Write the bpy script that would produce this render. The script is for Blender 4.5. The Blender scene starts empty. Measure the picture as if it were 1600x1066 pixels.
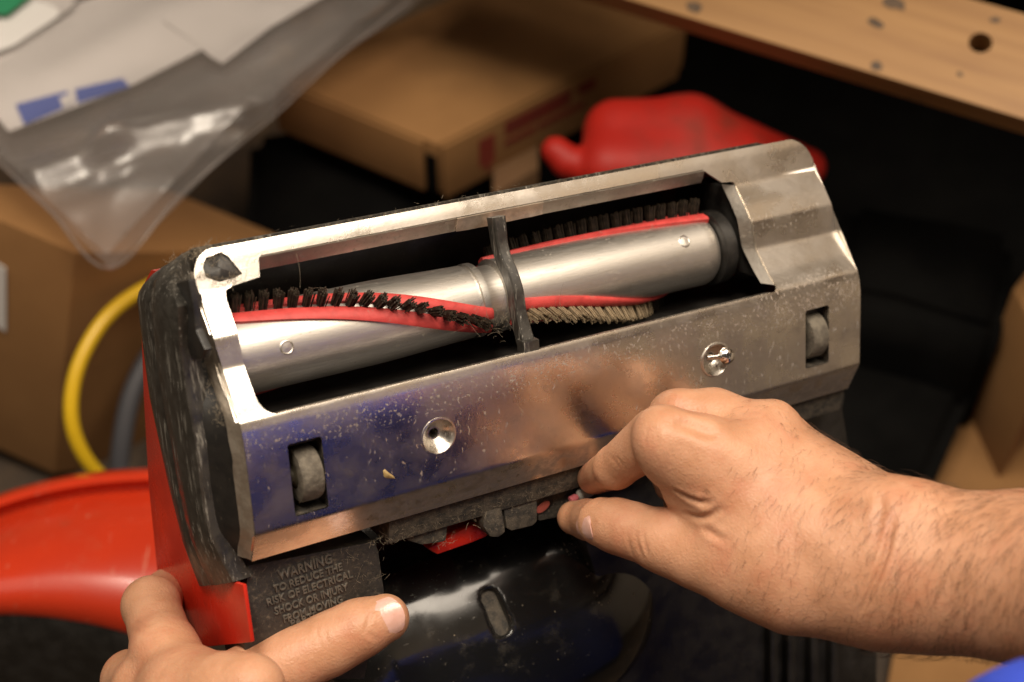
import bpy, bmesh, math, random
import numpy as np
from mathutils import Vector, Matrix, noise as mnoise
from mathutils.geometry import delaunay_2d_cdt
random.seed(7); np.random.seed(7)
sc = bpy.context.scene
COL = sc.collection

# ------------------------------------------------------------------ camera
F = 2400.0                       # focal length in pixels of a 1600 x 1066 frame
PITCH = math.radians(50)
CAM_POS = np.array([0.0, 0.0, 1.0])
CR = np.array([[1, 0, 0], [0, math.sin(PITCH), -math.cos(PITCH)], [0, math.cos(PITCH), math.sin(PITCH)]])
cd = bpy.data.cameras.new('camera')
cam = bpy.data.objects.new('camera', cd); COL.objects.link(cam)
cd.lens = 36.0 * F / 1600; cd.sensor_width = 36; cd.sensor_fit = 'HORIZONTAL'
cd.clip_start = 0.02; cd.clip_end = 60
cd.dof.use_dof = True; cd.dof.focus_distance = 0.632; cd.dof.aperture_fstop = 6.3
cam.matrix_world = Matrix([list(CR[0]) + [CAM_POS[0]], list(CR[1]) + [CAM_POS[1]], list(CR[2]) + [CAM_POS[2]], [0, 0, 0, 1]])
sc.camera = cam

# ------------------------------------------------------------------ world and lamps
wd = bpy.data.worlds.new('World'); sc.world = wd; wd.use_nodes = True
bg = wd.node_tree.nodes['Background']
bg.inputs[0].default_value = (1.0, 0.80, 0.60, 1); bg.inputs[1].default_value = 0.05
sc.view_settings.view_transform = 'Standard'; sc.view_settings.look = 'None'
sc.view_settings.exposure = 0.32; sc.view_settings.gamma = 1.0
sc.cycles.max_bounces = 8; sc.cycles.transparent_max_bounces = 12
sc.cycles.sample_clamp_indirect = 6


def cam_dir(x, y, z):
    return CR @ np.array([x, y, z], float)


def lamp(name, pos_cam, target_cam, energy, sx, sy, color):
    ld = bpy.data.lights.new(name, 'AREA'); ld.shape = 'RECTANGLE'; ld.size = sx; ld.size_y = sy
    ld.energy = energy; ld.color = color
    o = bpy.data.objects.new(name, ld); COL.objects.link(o)
    p = CAM_POS + cam_dir(*pos_cam); t = CAM_POS + cam_dir(*target_cam)
    o.location = Vector(p)
    o.rotation_euler = Vector(t - p).to_track_quat('-Z', 'Y').to_euler()
    return o


lamp('ceiling_lamp', (-0.25, 1.05, 0.75), (0.0, -0.05, -0.75), 28, 0.9, 0.30, (1.0, 0.87, 0.71))
lamp('ceiling_lamp', (0.64, 1.02, 0.48), (0.0, 0.0, -0.75), 19, 1.0, 0.65, (1.0, 0.86, 0.70))
lamp('side_fill', (-1.0, 0.55, 0.25), (0.1, -0.1, -0.6), 2.5, 1.0, 0.8, (1.0, 0.86, 0.70))  # added fill from the left, brightens the mirrored shirt and the left side


# ------------------------------------------------------------------ placing helpers
def ray(px, py):
    return np.array([(px - 800) / F, -(py - 533) / F, -1.0])


def W(px, py, d):                # the point seen at pixel (px, py) at depth d metres
    return CAM_POS + CR @ (ray(px, py) * d)


def FL(px, py, z):               # the point seen at pixel (px, py) on the level z
    r = CR @ ray(px, py)
    return CAM_POS + r * ((z - CAM_POS[2]) / r[2])


# the vacuum head's own frame: a along the nozzle, b across it, h out of the sole plate
VR = np.array([[0.8634475812, -0.0546822086, 0.5014659815], [0.2071896078, 0.9448272050, -0.2537203561], [-0.4599247122, 0.3229727678, 0.8271383502]])
VT = np.array([0.0328474297, -0.0420141045, -0.6497082650])
VO = VR.T @ (-VT)


def V(axis, val, px, py):        # where the sight line of a pixel meets a plane of the vacuum's frame
    d = VR.T @ ray(px, py)
    t = (val - VO[axis]) / d[axis]
    return VO + d * t


PROF = [(-0.0145, -0.0080), (0.0, 0.0), (0.0300, 0.0), (0.0360, -0.0003), (0.0410, -0.0011), (0.0450, -0.0024), (0.0516, -0.0096), (0.0607, -0.0176), (0.0729, -0.0207),
        (0.0798, -0.0257), (0.0872, -0.0322), (0.0992, -0.0374), (0.1035, -0.0398), (0.1048, -0.0440)]
_pb = np.array([p[0] for p in PROF]); _ph = np.array([p[1] for p in PROF])


def prof(b, w=0.0011):
    return float(np.mean(np.interp(b + np.linspace(-w, w, 9), _pb, _ph)))


def PS(px, py):                  # where a pixel's sight line meets the sole plate
    lo, hi = 0.03, -0.08
    f = lambda h: h - prof(V(2, h, px, py)[1])
    for _ in range(40):
        m = (lo + hi) / 2
        if f(m) > 0: lo = m
        else: hi = m
    return V(2, lo, px, py)


# ------------------------------------------------------------------ object helpers
def link(o, parent=None):
    COL.objects.link(o)
    if parent is not None: o.parent = parent
    return o


def tag(o, label=None, cat=None, group=None, kind=None):
    if label: o['label'] = label
    if cat: o['category'] = cat
    if group: o['group'] = group
    if kind: o['kind'] = kind
    return o


def thing(name, label, cat, loc=(0, 0, 0), group=None):
    o = bpy.data.objects.new(name, None); o.empty_display_size = 0.02
    o.location = Vector([float(x) for x in loc]); link(o)
    return tag(o, label, cat, group)


def finish(bm, angle=35):
    bmesh.ops.remove_doubles(bm, verts=bm.verts, dist=1e-6)
    bm.normal_update()
    th = math.radians(angle)
    for f in bm.faces: f.smooth = angle > 0
    for e in bm.edges:
        e.smooth = not (len(e.link_faces) == 2 and e.calc_face_angle(0) > th)


def obj(name, bm, mat, parent=None, angle=35, recalc=True, bevel=0, off=None):
    if recalc: bmesh.ops.recalc_face_normals(bm, faces=bm.faces)
    if bevel:
        es = [e for e in bm.edges if len(e.link_faces) == 2 and e.calc_face_angle(0) > math.radians(35)]
        bmesh.ops.bevel(bm, geom=es, offset=bevel, segments=2, affect='EDGES', profile=0.6, clamp_overlap=True)
    if off is not None: bmesh.ops.translate(bm, verts=bm.verts, vec=-Vector([float(x) for x in off]))
    finish(bm, angle)
    me = bpy.data.meshes.new(name); bm.to_mesh(me); bm.free()
    if mat is not None: me.materials.append(mat)
    return link(bpy.data.objects.new(name, me), parent)


def pobj(name, verts, faces, mat, parent=None, smooth=True, off=None):
    v = np.asarray(verts, float)
    if off is not None: v = v - np.asarray(off, float)
    me = bpy.data.meshes.new(name); me.from_pydata(v.tolist(), [], [list(map(int, f)) for f in faces]); me.update()
    if smooth: me.shade_smooth()
    if mat is not None: me.materials.append(mat)
    return link(bpy.data.objects.new(name, me), parent)


def add(bm, verts, faces):
    vs = [bm.verts.new([float(c) for c in v]) for v in verts]
    for f in faces:
        try: bm.faces.new([vs[i] for i in f])
        except ValueError: pass
    return vs


BOXF = [(0, 1, 3, 2), (4, 6, 7, 5), (0, 4, 5, 1), (2, 3, 7, 6), (0, 2, 6, 4), (1, 5, 7, 3)]


def box(bm, x0, x1, y0, y1, z0, z1):
    add(bm, [(x, y, z) for x in (x0, x1) for y in (y0, y1) for z in (z0, z1)], BOXF)


def skew(bm, o, e1, e2, e3):
    o, e1, e2, e3 = map(np.asarray, (o, e1, e2, e3))
    add(bm, [o + i * e1 + j * e2 + k * e3 for i in (0, 1) for j in (0, 1) for k in (0, 1)], BOXF)


def prism(bm, poly, frm, z0, z1):          # poly in 2D, frm(x, y, z) -> point
    n = len(poly)
    vs = [frm(x, y, z0) for x, y in poly] + [frm(x, y, z1) for x, y in poly]
    add(bm, vs, [tuple(range(n)), tuple(range(2 * n - 1, n - 1, -1))] + [(i, (i + 1) % n, n + (i + 1) % n, n + i) for i in range(n)])


def loft(bm, rows, closed=False, caps=False):
    n = len(rows[0]); vs = [v for r in rows for v in r]; fs = []
    for i in range(len(rows) - 1):
        for j in range(n if closed else n - 1):
            k = (j + 1) % n
            fs.append((i * n + j, i * n + k, (i + 1) * n + k, (i + 1) * n + j))
    if caps: fs += [tuple(range(n - 1, -1, -1)), tuple((len(rows) - 1) * n + j for j in range(n))]
    return add(bm, vs, fs)


def frame_of(t, up=(0, 0, 1)):
    t = np.asarray(t, float); t = t / np.linalg.norm(t)
    u = np.asarray(up, float)
    if abs(u @ t) > 0.95: u = np.array([1.0, 0, 0])
    s = np.cross(t, u); s /= np.linalg.norm(s)
    return t, s, np.cross(s, t)


def tube(bm, pts, r, seg=10, caps=True):
    pts = [np.asarray(p, float) for p in pts]; rows = []
    t, s, n = frame_of(pts[1] - pts[0])
    for i, p in enumerate(pts):
        d = pts[min(i + 1, len(pts) - 1)] - pts[max(i - 1, 0)]
        d /= np.linalg.norm(d)
        s = s - d * (s @ d); s /= np.linalg.norm(s); n = np.cross(d, s)
        rr = r[i] if hasattr(r, '__len__') else r
        rows.append([p + rr * (math.cos(q) * s + math.sin(q) * n) for q in np.linspace(0, 2 * math.pi, seg, endpoint=False)])
    loft(bm, rows, True, caps)


def lathe(bm, prof_, o, axis, seg=32, up=(0, 0, 1)):   # prof_: (radius, along axis); radius 0 allowed
    t, s, n = frame_of(axis, up); o = np.asarray(o, float)
    rows = [[o + t * z + max(r, 1e-6) * (math.cos(q) * s + math.sin(q) * n) for q in np.linspace(0, 2 * math.pi, seg, endpoint=False)] for r, z in prof_]
    loft(bm, rows, True, False)


def catmull(pts, n=8):
    pts = [np.asarray(p, float) for p in pts]; out = []
    P = [2 * pts[0] - pts[1]] + pts + [2 * pts[-1] - pts[-2]]
    for i in range(1, len(P) - 2):
        for t in np.linspace(0, 1, n, endpoint=False):
            a, b, c, d = P[i - 1], P[i], P[i + 1], P[i + 2]
            out.append(0.5 * (2 * b + (c - a) * t + (2 * a - 5 * b + 4 * c - d) * t * t + (3 * b - a - 3 * c + d) * t ** 3))
    out.append(pts[-1]); return out


def rrect(x0, x1, y0, y1, r, n=4):
    out = []
    for cx, cy, a0 in ((x1 - r, y1 - r, 0), (x0 + r, y1 - r, 90), (x0 + r, y0 + r, 180), (x1 - r, y0 + r, 270)):
        for k in range(n + 1):
            a = math.radians(a0 + 90 * k / n); out.append((cx + r * math.cos(a), cy + r * math.sin(a)))
    return out


def inside(poly, x, y):
    c = False; n = len(poly); j = n - 1
    for i in range(n):
        xi, yi = poly[i]; xj, yj = poly[j]
        if (yi > y) != (yj > y) and x < (xj - xi) * (y - yi) / (yj - yi) + xi: c = not c
        j = i
    return c


def cdt(outer, holes=(), lines=(), pts=()):
    vs, es = [], []
    def loop(p):
        b = len(vs); vs.extend(p); es.extend((b + i, b + (i + 1) % len(p)) for i in range(len(p)))
    loop(list(outer))
    for h in holes: loop(list(h))
    for l in lines:
        b = len(vs); vs.extend(l); es.extend((b + i, b + i + 1) for i in range(len(l) - 1))
    vs.extend(pts)
    v, e, f, *_ = delaunay_2d_cdt([Vector(q) for q in vs], es, [], 0, 1e-7)
    out = []
    for t in f:
        cx = sum(v[i][0] for i in t) / len(t); cy = sum(v[i][1] for i in t) / len(t)
        if inside(outer, cx, cy) and not any(inside(h, cx, cy) for h in holes): out.append(tuple(t))
    return [(q[0], q[1]) for q in v], out


# ------------------------------------------------------------------ distance fields (hands, soft shapes)
class Field:
    def __init__(s, lo, hi, vs):
        s.vs = vs; s.lo = np.asarray(lo, float); s.n = np.ceil((np.asarray(hi) - s.lo) / vs).astype(int) + 1
        s.f = np.full(s.n, 1.0, np.float32)

    def block(s, lo, hi):
        i0 = np.clip(np.floor((np.asarray(lo) - s.lo) / s.vs).astype(int), 0, s.n); i1 = np.clip(np.ceil((np.asarray(hi) - s.lo) / s.vs).astype(int) + 1, 0, s.n)
        if np.any(i1 <= i0): return None, None
        ax = [(s.lo[k] + np.arange(i0[k], i1[k]) * s.vs).astype(np.float32) for k in range(3)]
        return tuple(slice(i0[k], i1[k]) for k in range(3)), (ax[0][:, None, None], ax[1][None, :, None], ax[2][None, None, :])

    def cone(s, a, b, r1, r2, k=0.006, flat=None, cut=False):
        a = np.asarray(a, float); b = np.asarray(b, float); m = max(r1, r2) + 3 * k + 4 * s.vs
        sl, X = s.block(np.minimum(a, b) - m, np.maximum(a, b) + m)
        if sl is None: return
        d = b - a; L2 = float(d @ d) + 1e-12
        px, py, pz = (X[i] - np.float32(a[i]) for i in range(3))
        t = np.clip((px * d[0] + py * d[1] + pz * d[2]) / L2, 0, 1)
        qx, qy, qz = px - t * d[0], py - t * d[1], pz - t * d[2]
        q2 = qx * qx + qy * qy + qz * qz
        if flat is not None:                       # flat = (unit vector, factor > 1 squeezes along it)
            u, fac = flat
            w = qx * u[0] + qy * u[1] + qz * u[2]
            q2 = q2 + w * w * (fac * fac - 1)
        D = np.sqrt(q2) - (r1 + t * (r2 - r1))
        F0 = s.f[sl]
        if cut:
            h = np.clip(k - np.abs(F0 + D), 0, None) / k
            s.f[sl] = np.maximum(F0, -D) + h * h * k * 0.25
        else:
            h = np.clip(k - np.abs(F0 - D), 0, None) / k
            s.f[sl] = np.minimum(F0, D) - h * h * k * 0.25

    def line(s, pts, r, k=0.001, cut=True):
        for a, b in zip(pts[:-1], pts[1:]): s.cone(a, b, r, r, k, cut=cut)

    def mesh(s):
        f = s.f; neg = f < 0
        cnt = np.zeros(np.array(f.shape) - 1, np.int8)
        O = [(i, j, k) for i in (0, 1) for j in (0, 1) for k in (0, 1)]
        def sub(A, o): return A[o[0]:A.shape[0] - 1 + o[0], o[1]:A.shape[1] - 1 + o[1], o[2]:A.shape[2] - 1 + o[2]]
        for o in O: cnt += sub(neg, o)
        I = np.argwhere((cnt > 0) & (cnt < 8))
        idx = np.full(cnt.shape, -1, np.int32); idx[tuple(I.T)] = np.arange(len(I))
        C = np.stack([f[I[:, 0] + o[0], I[:, 1] + o[1], I[:, 2] + o[2]] for o in O], 1)
        P = np.zeros((len(I), 3)); N = np.zeros(len(I))
        for a in range(8):
            for b in range(a + 1, 8):
                if sum(abs(O[a][k] - O[b][k]) for k in range(3)) != 1: continue
                m = (C[:, a] < 0) != (C[:, b] < 0)
                t = np.where(m, C[:, a] / np.where(m, C[:, a] - C[:, b], 1), 0)
                P += np.where(m[:, None], np.array(O[a]) + t[:, None] * (np.array(O[b]) - np.array(O[a])), 0); N += m
        verts = s.lo + (I + P / N[:, None]) * s.vs
        Q = []
        for ax in range(3):
            a1, a2 = (ax + 1) % 3, (ax + 2) % 3
            n0 = np.take(neg, range(f.shape[ax] - 1), ax); n1 = np.take(neg, range(1, f.shape[ax]), ax)
            E = np.argwhere(n0 != n1)
            ok = (E[:, a1] > 0) & (E[:, a2] > 0) & (E[:, a1] < f.shape[a1] - 1) & (E[:, a2] < f.shape[a2] - 1); E = E[ok]
            s0 = n0[tuple(E.T)]
            def cell(d1, d2):
                c = E.copy(); c[:, a1] += d1; c[:, a2] += d2; return idx[tuple(c.T)]
            q = np.stack([cell(-1, -1), cell(0, -1), cell(0, 0), cell(-1, 0)], 1)
            q[~s0] = q[~s0][:, ::-1]
            Q.append(q)
        return verts, np.concatenate(Q)


# ------------------------------------------------------------------ materials
def material(name, c1, c2=None, rough=0.5, metal=0.0, scale=60, stretch=(1, 1, 1), rvar=0.0, bump=0.0, bscale=300, bstretch=(1, 1, 1),
             spec=0.5, sss=0.0, sssr=(0.01, 0.004, 0.002), coat=0.0, layers=(), trans=0.0, alpha=1.0, c2pos=(0.35, 0.65), bdist=0.001):
    m = bpy.data.materials.new(name); m.use_nodes = True
    nt = m.node_tree; P = nt.nodes['Principled BSDF']; L = nt.links
    tc = nt.nodes.new('ShaderNodeTexCoord')

    def mapped(st):
        mp = nt.nodes.new('ShaderNodeMapping'); mp.inputs['Scale'].default_value = st; L.new(tc.outputs['Object'], mp.inputs[0]); return mp.outputs[0]

    def nz(sc_, st, det=6, rg=0.55):
        n = nt.nodes.new('ShaderNodeTexNoise'); n.inputs['Scale'].default_value = sc_; n.inputs['Detail'].default_value = det
        n.inputs['Roughness'].default_value = rg; L.new(mapped(st), n.inputs['Vector']); return n.outputs[0]

    def ramp(src, lo, hi, a=0.0, b=1.0):
        r = nt.nodes.new('ShaderNodeMapRange'); r.inputs[1].default_value = lo; r.inputs[2].default_value = hi; r.inputs[3].default_value = a; r.inputs[4].default_value = b
        r.interpolation_type = 'SMOOTHSTEP'
        L.new(src, r.inputs[0]); return r.outputs[0]

    def mul(a, b):
        n = nt.nodes.new('ShaderNodeMath'); n.operation = 'MULTIPLY'; L.new(a, n.inputs[0])
        if hasattr(b, 'links'): L.new(b, n.inputs[1])
        else: n.inputs[1].default_value = b
        return n.outputs[0]

    def mix(fac, a, b):
        n = nt.nodes.new('ShaderNodeMix'); n.data_type = 'RGBA'; L.new(fac, n.inputs[0])
        for s_, v in ((6, a), (7, b)):
            if hasattr(v, 'links'): L.new(v, n.inputs[s_])
            else: n.inputs[s_].default_value = (*v, 1)
        return n.outputs[2]

    def mixf(fac, a, b):
        n = nt.nodes.new('ShaderNodeMix'); L.new(fac, n.inputs[0])
        for s_, v in ((2, a), (3, b)):
            if hasattr(v, 'links'): L.new(v, n.inputs[s_])
            else: n.inputs[s_].default_value = v
        return n.outputs[0]
    base = c1; r_ = rough; mt = metal
    n1 = nz(scale, stretch)
    if c2 is not None: base = mix(ramp(n1, *c2pos), c1, c2)
    if rvar: r_ = ramp(n1, 0.3, 0.7, max(rough - rvar, 0.03), min(rough + rvar, 1))
    hts = []
    for ly in layers:                 # (colour, scale, lo, hi, stretch, rough, metal, bands, strength, height)
        col, s_, lo, hi, st, rr, mm, bands, stg, hh = (list(ly) + [None] * 10)[:10]
        mask = ramp(nz(s_, st or (1, 1, 1), 8, 0.65), lo, hi, 0, 1 if stg is None else stg)
        if bands:
            sep = nt.nodes.new('ShaderNodeSeparateXYZ'); L.new(tc.outputs['Object'], sep.inputs[0])
            for ax, b0, b1, b2, b3 in bands:
                mask = mul(mask, mul(ramp(sep.outputs[ax], b0, b1), ramp(sep.outputs[ax], b2, b3, 1, 0)))
        base = mix(mask, base, col)
        if rr is not None: r_ = mixf(mask, r_, rr)
        if mm is not None: mt = mixf(mask, mt, mm)
        if hh: hts.append(mul(mask, hh))

    def put(key, v):
        if hasattr(v, 'links'): L.new(v, P.inputs[key])
        elif isinstance(v, tuple): P.inputs[key].default_value = (*v, 1)
        else: P.inputs[key].default_value = v
    put('Base Color', base); put('Roughness', r_); put('Metallic', mt)
    P.inputs['Specular IOR Level'].default_value = spec
    if sss:
        P.inputs['Subsurface Weight'].default_value = sss; P.inputs['Subsurface Radius'].default_value = sssr; P.inputs['Subsurface Scale'].default_value = 1.0
    if coat: P.inputs['Coat Weight'].default_value = coat; P.inputs['Coat Roughness'].default_value = 0.08
    P.inputs['Transmission Weight'].default_value = trans; P.inputs['Alpha'].default_value = alpha
    nrm = None
    if bump:
        bp = nt.nodes.new('ShaderNodeBump'); bp.inputs['Strength'].default_value = bump; bp.inputs['Distance'].default_value = bdist
        L.new(nz(bscale, bstretch, 8, 0.6), bp.inputs['Height']); nrm = bp.outputs[0]
    for h in hts:
        bp = nt.nodes.new('ShaderNodeBump'); bp.inputs['Strength'].default_value = 0.6; bp.inputs['Distance'].default_value = 0.0004
        L.new(h, bp.inputs['Height'])
        if nrm is not None: L.new(nrm, bp.inputs['Normal'])
        nrm = bp.outputs[0]
    if nrm is not None: L.new(nrm, P.inputs['Normal'])
    m['nt'] = 1
    return m


DUST = (0.24, 0.19, 0.13)
STEEL = material('sheet_steel', (0.70, 0.66, 0.60), (0.58, 0.54, 0.49), rough=0.29, metal=1.0, scale=45, rvar=0.09, bump=0.05, bscale=500, bstretch=(1, 1, 1), layers=[
    ((0.85, 0.81, 0.75), 1500, 0.60, 0.66, (1, 0.10, 1), 0.4, 0.9, None, 0.15),                                        # fine scratches across the lip
    ((0.13, 0.070, 0.032), 700, 0.585, 0.605, (1, 1, 1), 0.8, 0.0, [(1, 0.028, 0.034, 0.036, 0.044)], 0.55),              # brown band under the opening
    ((0.17, 0.065, 0.022), 520, 0.655, 0.675, (1, 0.30, 1), 0.85, 0.0, [(1, -0.004, 0.004, 0.030, 0.040)], 0.55),           # rust streaks
    ((0.16, 0.12, 0.09), 150, 0.34, 0.62, (1, 1, 1), 0.6, 0.35, [(1, -0.02, -0.018, -0.006, 0.001), (0, -0.115, -0.095, 0.3, 0.4)], 0.7),  # grime on the rear bevel
    ((0.16, 0.10, 0.05), 800, 0.60, 0.63, (1, 0.6, 1), 0.8, 0.0, [(1, 0.064, 0.068, 0.072, 0.078)], 0.45),
    ((0.40, 0.36, 0.31), 3000, 0.66, 0.74, (1, 1, 1), 0.6, None, None, 0.3),
    ((0.78, 0.74, 0.68), 1800, 0.60, 0.68, (0.04, 1, 1), 0.5, None, None, 0.22), ((0.30, 0.26, 0.22), 90, 0.52, 0.72, (0.7, 1, 1), 0.5, None, None, 0.4),
    ((0.45, 0.43, 0.42), 1600, 0.55, 0.70, (1, 0.5, 1), 0.45, 0.9, [(0, -0.146, -0.138, -0.118, -0.108), (1, -0.006, 0.0, 0.016, 0.028)], 0.55),
    ((0.18, 0.065, 0.020), 420, 0.615, 0.635, (1, 0.45, 1), 0.8, 0.0, [(0, -0.105, -0.090, -0.060, -0.030), (1, 0.0, 0.01, 0.026, 0.036)], 0.7),
    ((0.15, 0.085, 0.04), 700, 0.57, 0.60, (1, 0.6, 1), 0.8, 0.0, [(0, 0.085, 0.105, 0.2, 0.3), (1, 0.026, 0.034, 0.044, 0.050)], 0.6),
    ((0.13, 0.09, 0.06), 700, 0.60, 0.68, (0.7, 0.25, 1), 0.7, 0.0, [(0, 0.02, 0.05, 0.2, 0.3), (1, -0.002, 0.004, 0.030, 0.040)], 0.6),
    ((0.22, 0.15, 0.09), 600, 0.48, 0.66, (0.5, 1, 1), 0.85, 0.0, [(0, -0.045, -0.035, 0.0, 0.012), (1, 0.088, 0.091, 0.095, 0.097)], 0.6),                                             # specks of dust
    ((0.10, 0.07, 0.05), 1000, 0.66, 0.71, (1, 0.6, 1), 0.7, 0.0, [(1, -0.004, 0.0, 0.040, 0.046)], 0.8),
])
DULL_STEEL = material('dusty_steel', (0.60, 0.56, 0.50), (0.42, 0.38, 0.33), rough=0.38, metal=1.0, scale=60, rvar=0.1, bump=0.1, bscale=500,
                      layers=[(DUST, 450, 0.55, 0.68, (1, 1, 1), 0.9, 0.0, None, 0.5)])
SEAT = material('worn_seat_steel', (0.66, 0.62, 0.56), rough=0.33, metal=1.0, scale=200, rvar=0.1, bump=0.1, bscale=700, layers=[((0.16, 0.12, 0.08), 500, 0.56, 0.68, (1, 1, 1), 0.8, 0.2, None, 0.6)])
SIDEW = material('smooth_dark_plastic', (0.008, 0.007, 0.006), (0.014, 0.012, 0.010), rough=0.5, scale=120, bump=0.1, bscale=500, layers=[((0.16, 0.13, 0.09), 500, 0.60, 0.74, (1, 0.4, 1), 0.9, None, None, 0.4)])
REDO = material('orange_red_plastic', (0.56, 0.040, 0.011), (0.48, 0.032, 0.009), rough=0.25, scale=12, rvar=0.08, coat=0.2, layers=[((0.40, 0.10, 0.05), 22, 0.55, 0.75, (1, 1, 1), 0.5, None, None, 0.35), ((0.60, 0.25, 0.16), 160, 0.63, 0.70, (1, 0.12, 1), 0.5, None, None, 0.5), ((0.30, 0.05, 0.02), 60, 0.60, 0.75, (1, 1, 1), 0.6, None, None, 0.4)])
FLANGE = material('bent_steel_edge', (0.66, 0.58, 0.48), (0.40, 0.33, 0.26), rough=0.42, metal=0.8, scale=120, rvar=0.1, bump=0.5, bscale=260)
ALU = material('brushed_aluminium', (0.66, 0.63, 0.58), (0.56, 0.53, 0.49), rough=0.46, metal=1.0, scale=900, stretch=(0.1, 1, 1), rvar=0.05, bump=0.05, bscale=1500, bstretch=(0.15, 1, 1),
               layers=[((0.28, 0.21, 0.14), 700, 0.60, 0.70, (0.6, 1, 1), 0.8, 0.0, None, 0.6), ((0.10, 0.08, 0.06), 900, 0.68, 0.72, (1, 1, 1), 0.8, 0.0, None, 0.8)])
BLACK = material('black_plastic', (0.012, 0.011, 0.010), (0.022, 0.020, 0.018), rough=0.42, scale=80, rvar=0.1, bump=0.1, bscale=500,
                 layers=[(DUST, 700, 0.58, 0.74, (1, 1, 1), 0.9, None, None, 0.25)])
DUSTY = material('dusty_black_plastic', (0.030, 0.027, 0.023), (0.085, 0.070, 0.052), rough=0.75, scale=260, bump=0.5, bscale=1200,
                 layers=[((0.26, 0.21, 0.15), 800, 0.55, 0.72, (1, 1, 1), 0.95, None, None, 0.6, 1.0), ((0.38, 0.33, 0.26), 1800, 0.62, 0.68, (1, 1, 1), 0.95, None, None, 0.6)])
PANEL = material('embossed_plastic', (0.026, 0.024, 0.022), (0.040, 0.035, 0.030), rough=0.48, scale=400, bump=0.25, bscale=1600,
                 layers=[((0.20, 0.16, 0.11), 500, 0.52, 0.74, (1, 1, 1), 0.95, None, None, 0.5), ((0.40, 0.36, 0.30), 1100, 0.66, 0.71, (1, 1, 1), 0.95, None, None, 0.5)])
STAINM = material('dark_stain', (0.055, 0.032, 0.016), (0.09, 0.052, 0.024), rough=0.6, scale=90)
BUMPER = material('scuffed_rubber', (0.024, 0.022, 0.019), (0.040, 0.036, 0.030), rough=0.40, scale=200, rvar=0.10, bump=0.05, bscale=500, bstretch=(1, 0.3, 1), layers=[
    ((0.30, 0.28, 0.24), 420, 0.56, 0.68, (1, 0.10, 1), 0.8, None, None, 0.6), ((0.45, 0.42, 0.37), 1100, 0.60, 0.67, (1, 0.05, 1), 0.8, None, None, 0.55),
    ((0.24, 0.19, 0.13), 600, 0.48, 0.70, (1, 1, 1), 0.95, None, [(1, 0.092, 0.104, 1, 2)], 0.5)])
GLOSS = material('glossy_black_plastic', (0.008, 0.008, 0.008), rough=0.15, scale=60, rvar=0.05, bump=0.03, bscale=200, coat=0.3, layers=[
    ((0.16, 0.14, 0.11), 70, 0.54, 0.78, (1, 1, 1), 0.6, None, None, 0.22), ((0.30, 0.27, 0.22), 1500, 0.68, 0.72, (1, 1, 1), 0.9, None, None, 0.6),
    ((0.20, 0.18, 0.15), 900, 0.64, 0.69, (0.3, 0.3, 1), 0.5, None, None, 0.3)])
REDP = material('red_plastic', (0.56, 0.026, 0.010), (0.48, 0.020, 0.008), rough=0.30, scale=30, rvar=0.06, bump=0.05, bscale=300, layers=[
    ((0.60, 0.28, 0.24), 900, 0.63, 0.70, (1, 0.05, 1), 0.6, None, None, 0.55), ((0.10, 0.02, 0.012), 50, 0.55, 0.7, (1, 1, 1), 0.6, None, None, 0.35)])
REDR = material('red_rubber_strip', (0.52, 0.055, 0.050), (0.42, 0.040, 0.036), rough=0.55, scale=200, bump=0.2, bscale=600, layers=[
    ((0.30, 0.16, 0.12), 240, 0.58, 0.7, (1, 1, 1), 0.9, None, None, 0.5)])
TUFTB = material('black_bristle', (0.014, 0.010, 0.007), (0.05, 0.036, 0.022), rough=0.6, scale=400)
TUFTT = material('tan_bristle', (0.36, 0.28, 0.18), (0.24, 0.18, 0.11), rough=0.7, scale=400)
WHEELM = material('dusty_grey_wheel', (0.085, 0.072, 0.056), (0.15, 0.13, 0.10), rough=0.85, scale=300, bump=0.5, bscale=600, layers=[((0.40, 0.36, 0.30), 700, 0.64, 0.7, (1, 1, 1), 0.95, None, None, 0.5)])
HUBM = material('olive_wheel_hub', (0.045, 0.038, 0.024), (0.07, 0.06, 0.04), rough=0.6, scale=150)
CHROME = material('bright_screw_steel', (0.80, 0.78, 0.75), rough=0.13, metal=1.0)
GREYP = material('grey_plastic', (0.30, 0.29, 0.26), rough=0.45)
PINKR = material('faded_red_plastic', (0.42, 0.10, 0.075), rough=0.5)
PINKP = material('pink_plastic', (0.55, 0.14, 0.16), rough=0.45)
LINT = material('lint', (0.34, 0.28, 0.20), (0.20, 0.16, 0.11), rough=1.0, scale=300)
SKIN = material('skin', (0.48, 0.245, 0.140), (0.545, 0.29, 0.175), rough=0.44, scale=70, rvar=0.06, bump=0.35, bscale=420, spec=0.4, sss=0.12, sssr=(0.008, 0.003, 0.0014), bdist=0.0008, layers=[
    ((0.46, 0.175, 0.100), 48, 0.46, 0.70, (1, 1, 1), None, None, None, 0.5), ((0.24, 0.135, 0.08), 110, 0.60, 0.80, (1, 1, 1), 0.55, None, None, 0.45), ((0.34, 0.158, 0.09), 240, 0.60, 0.75, (1, 1, 1), None, None, None, 0.35), ((0.28, 0.125, 0.07), 700, 0.66, 0.74, (1, 1, 1), None, None, None, 0.35)])
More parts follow.
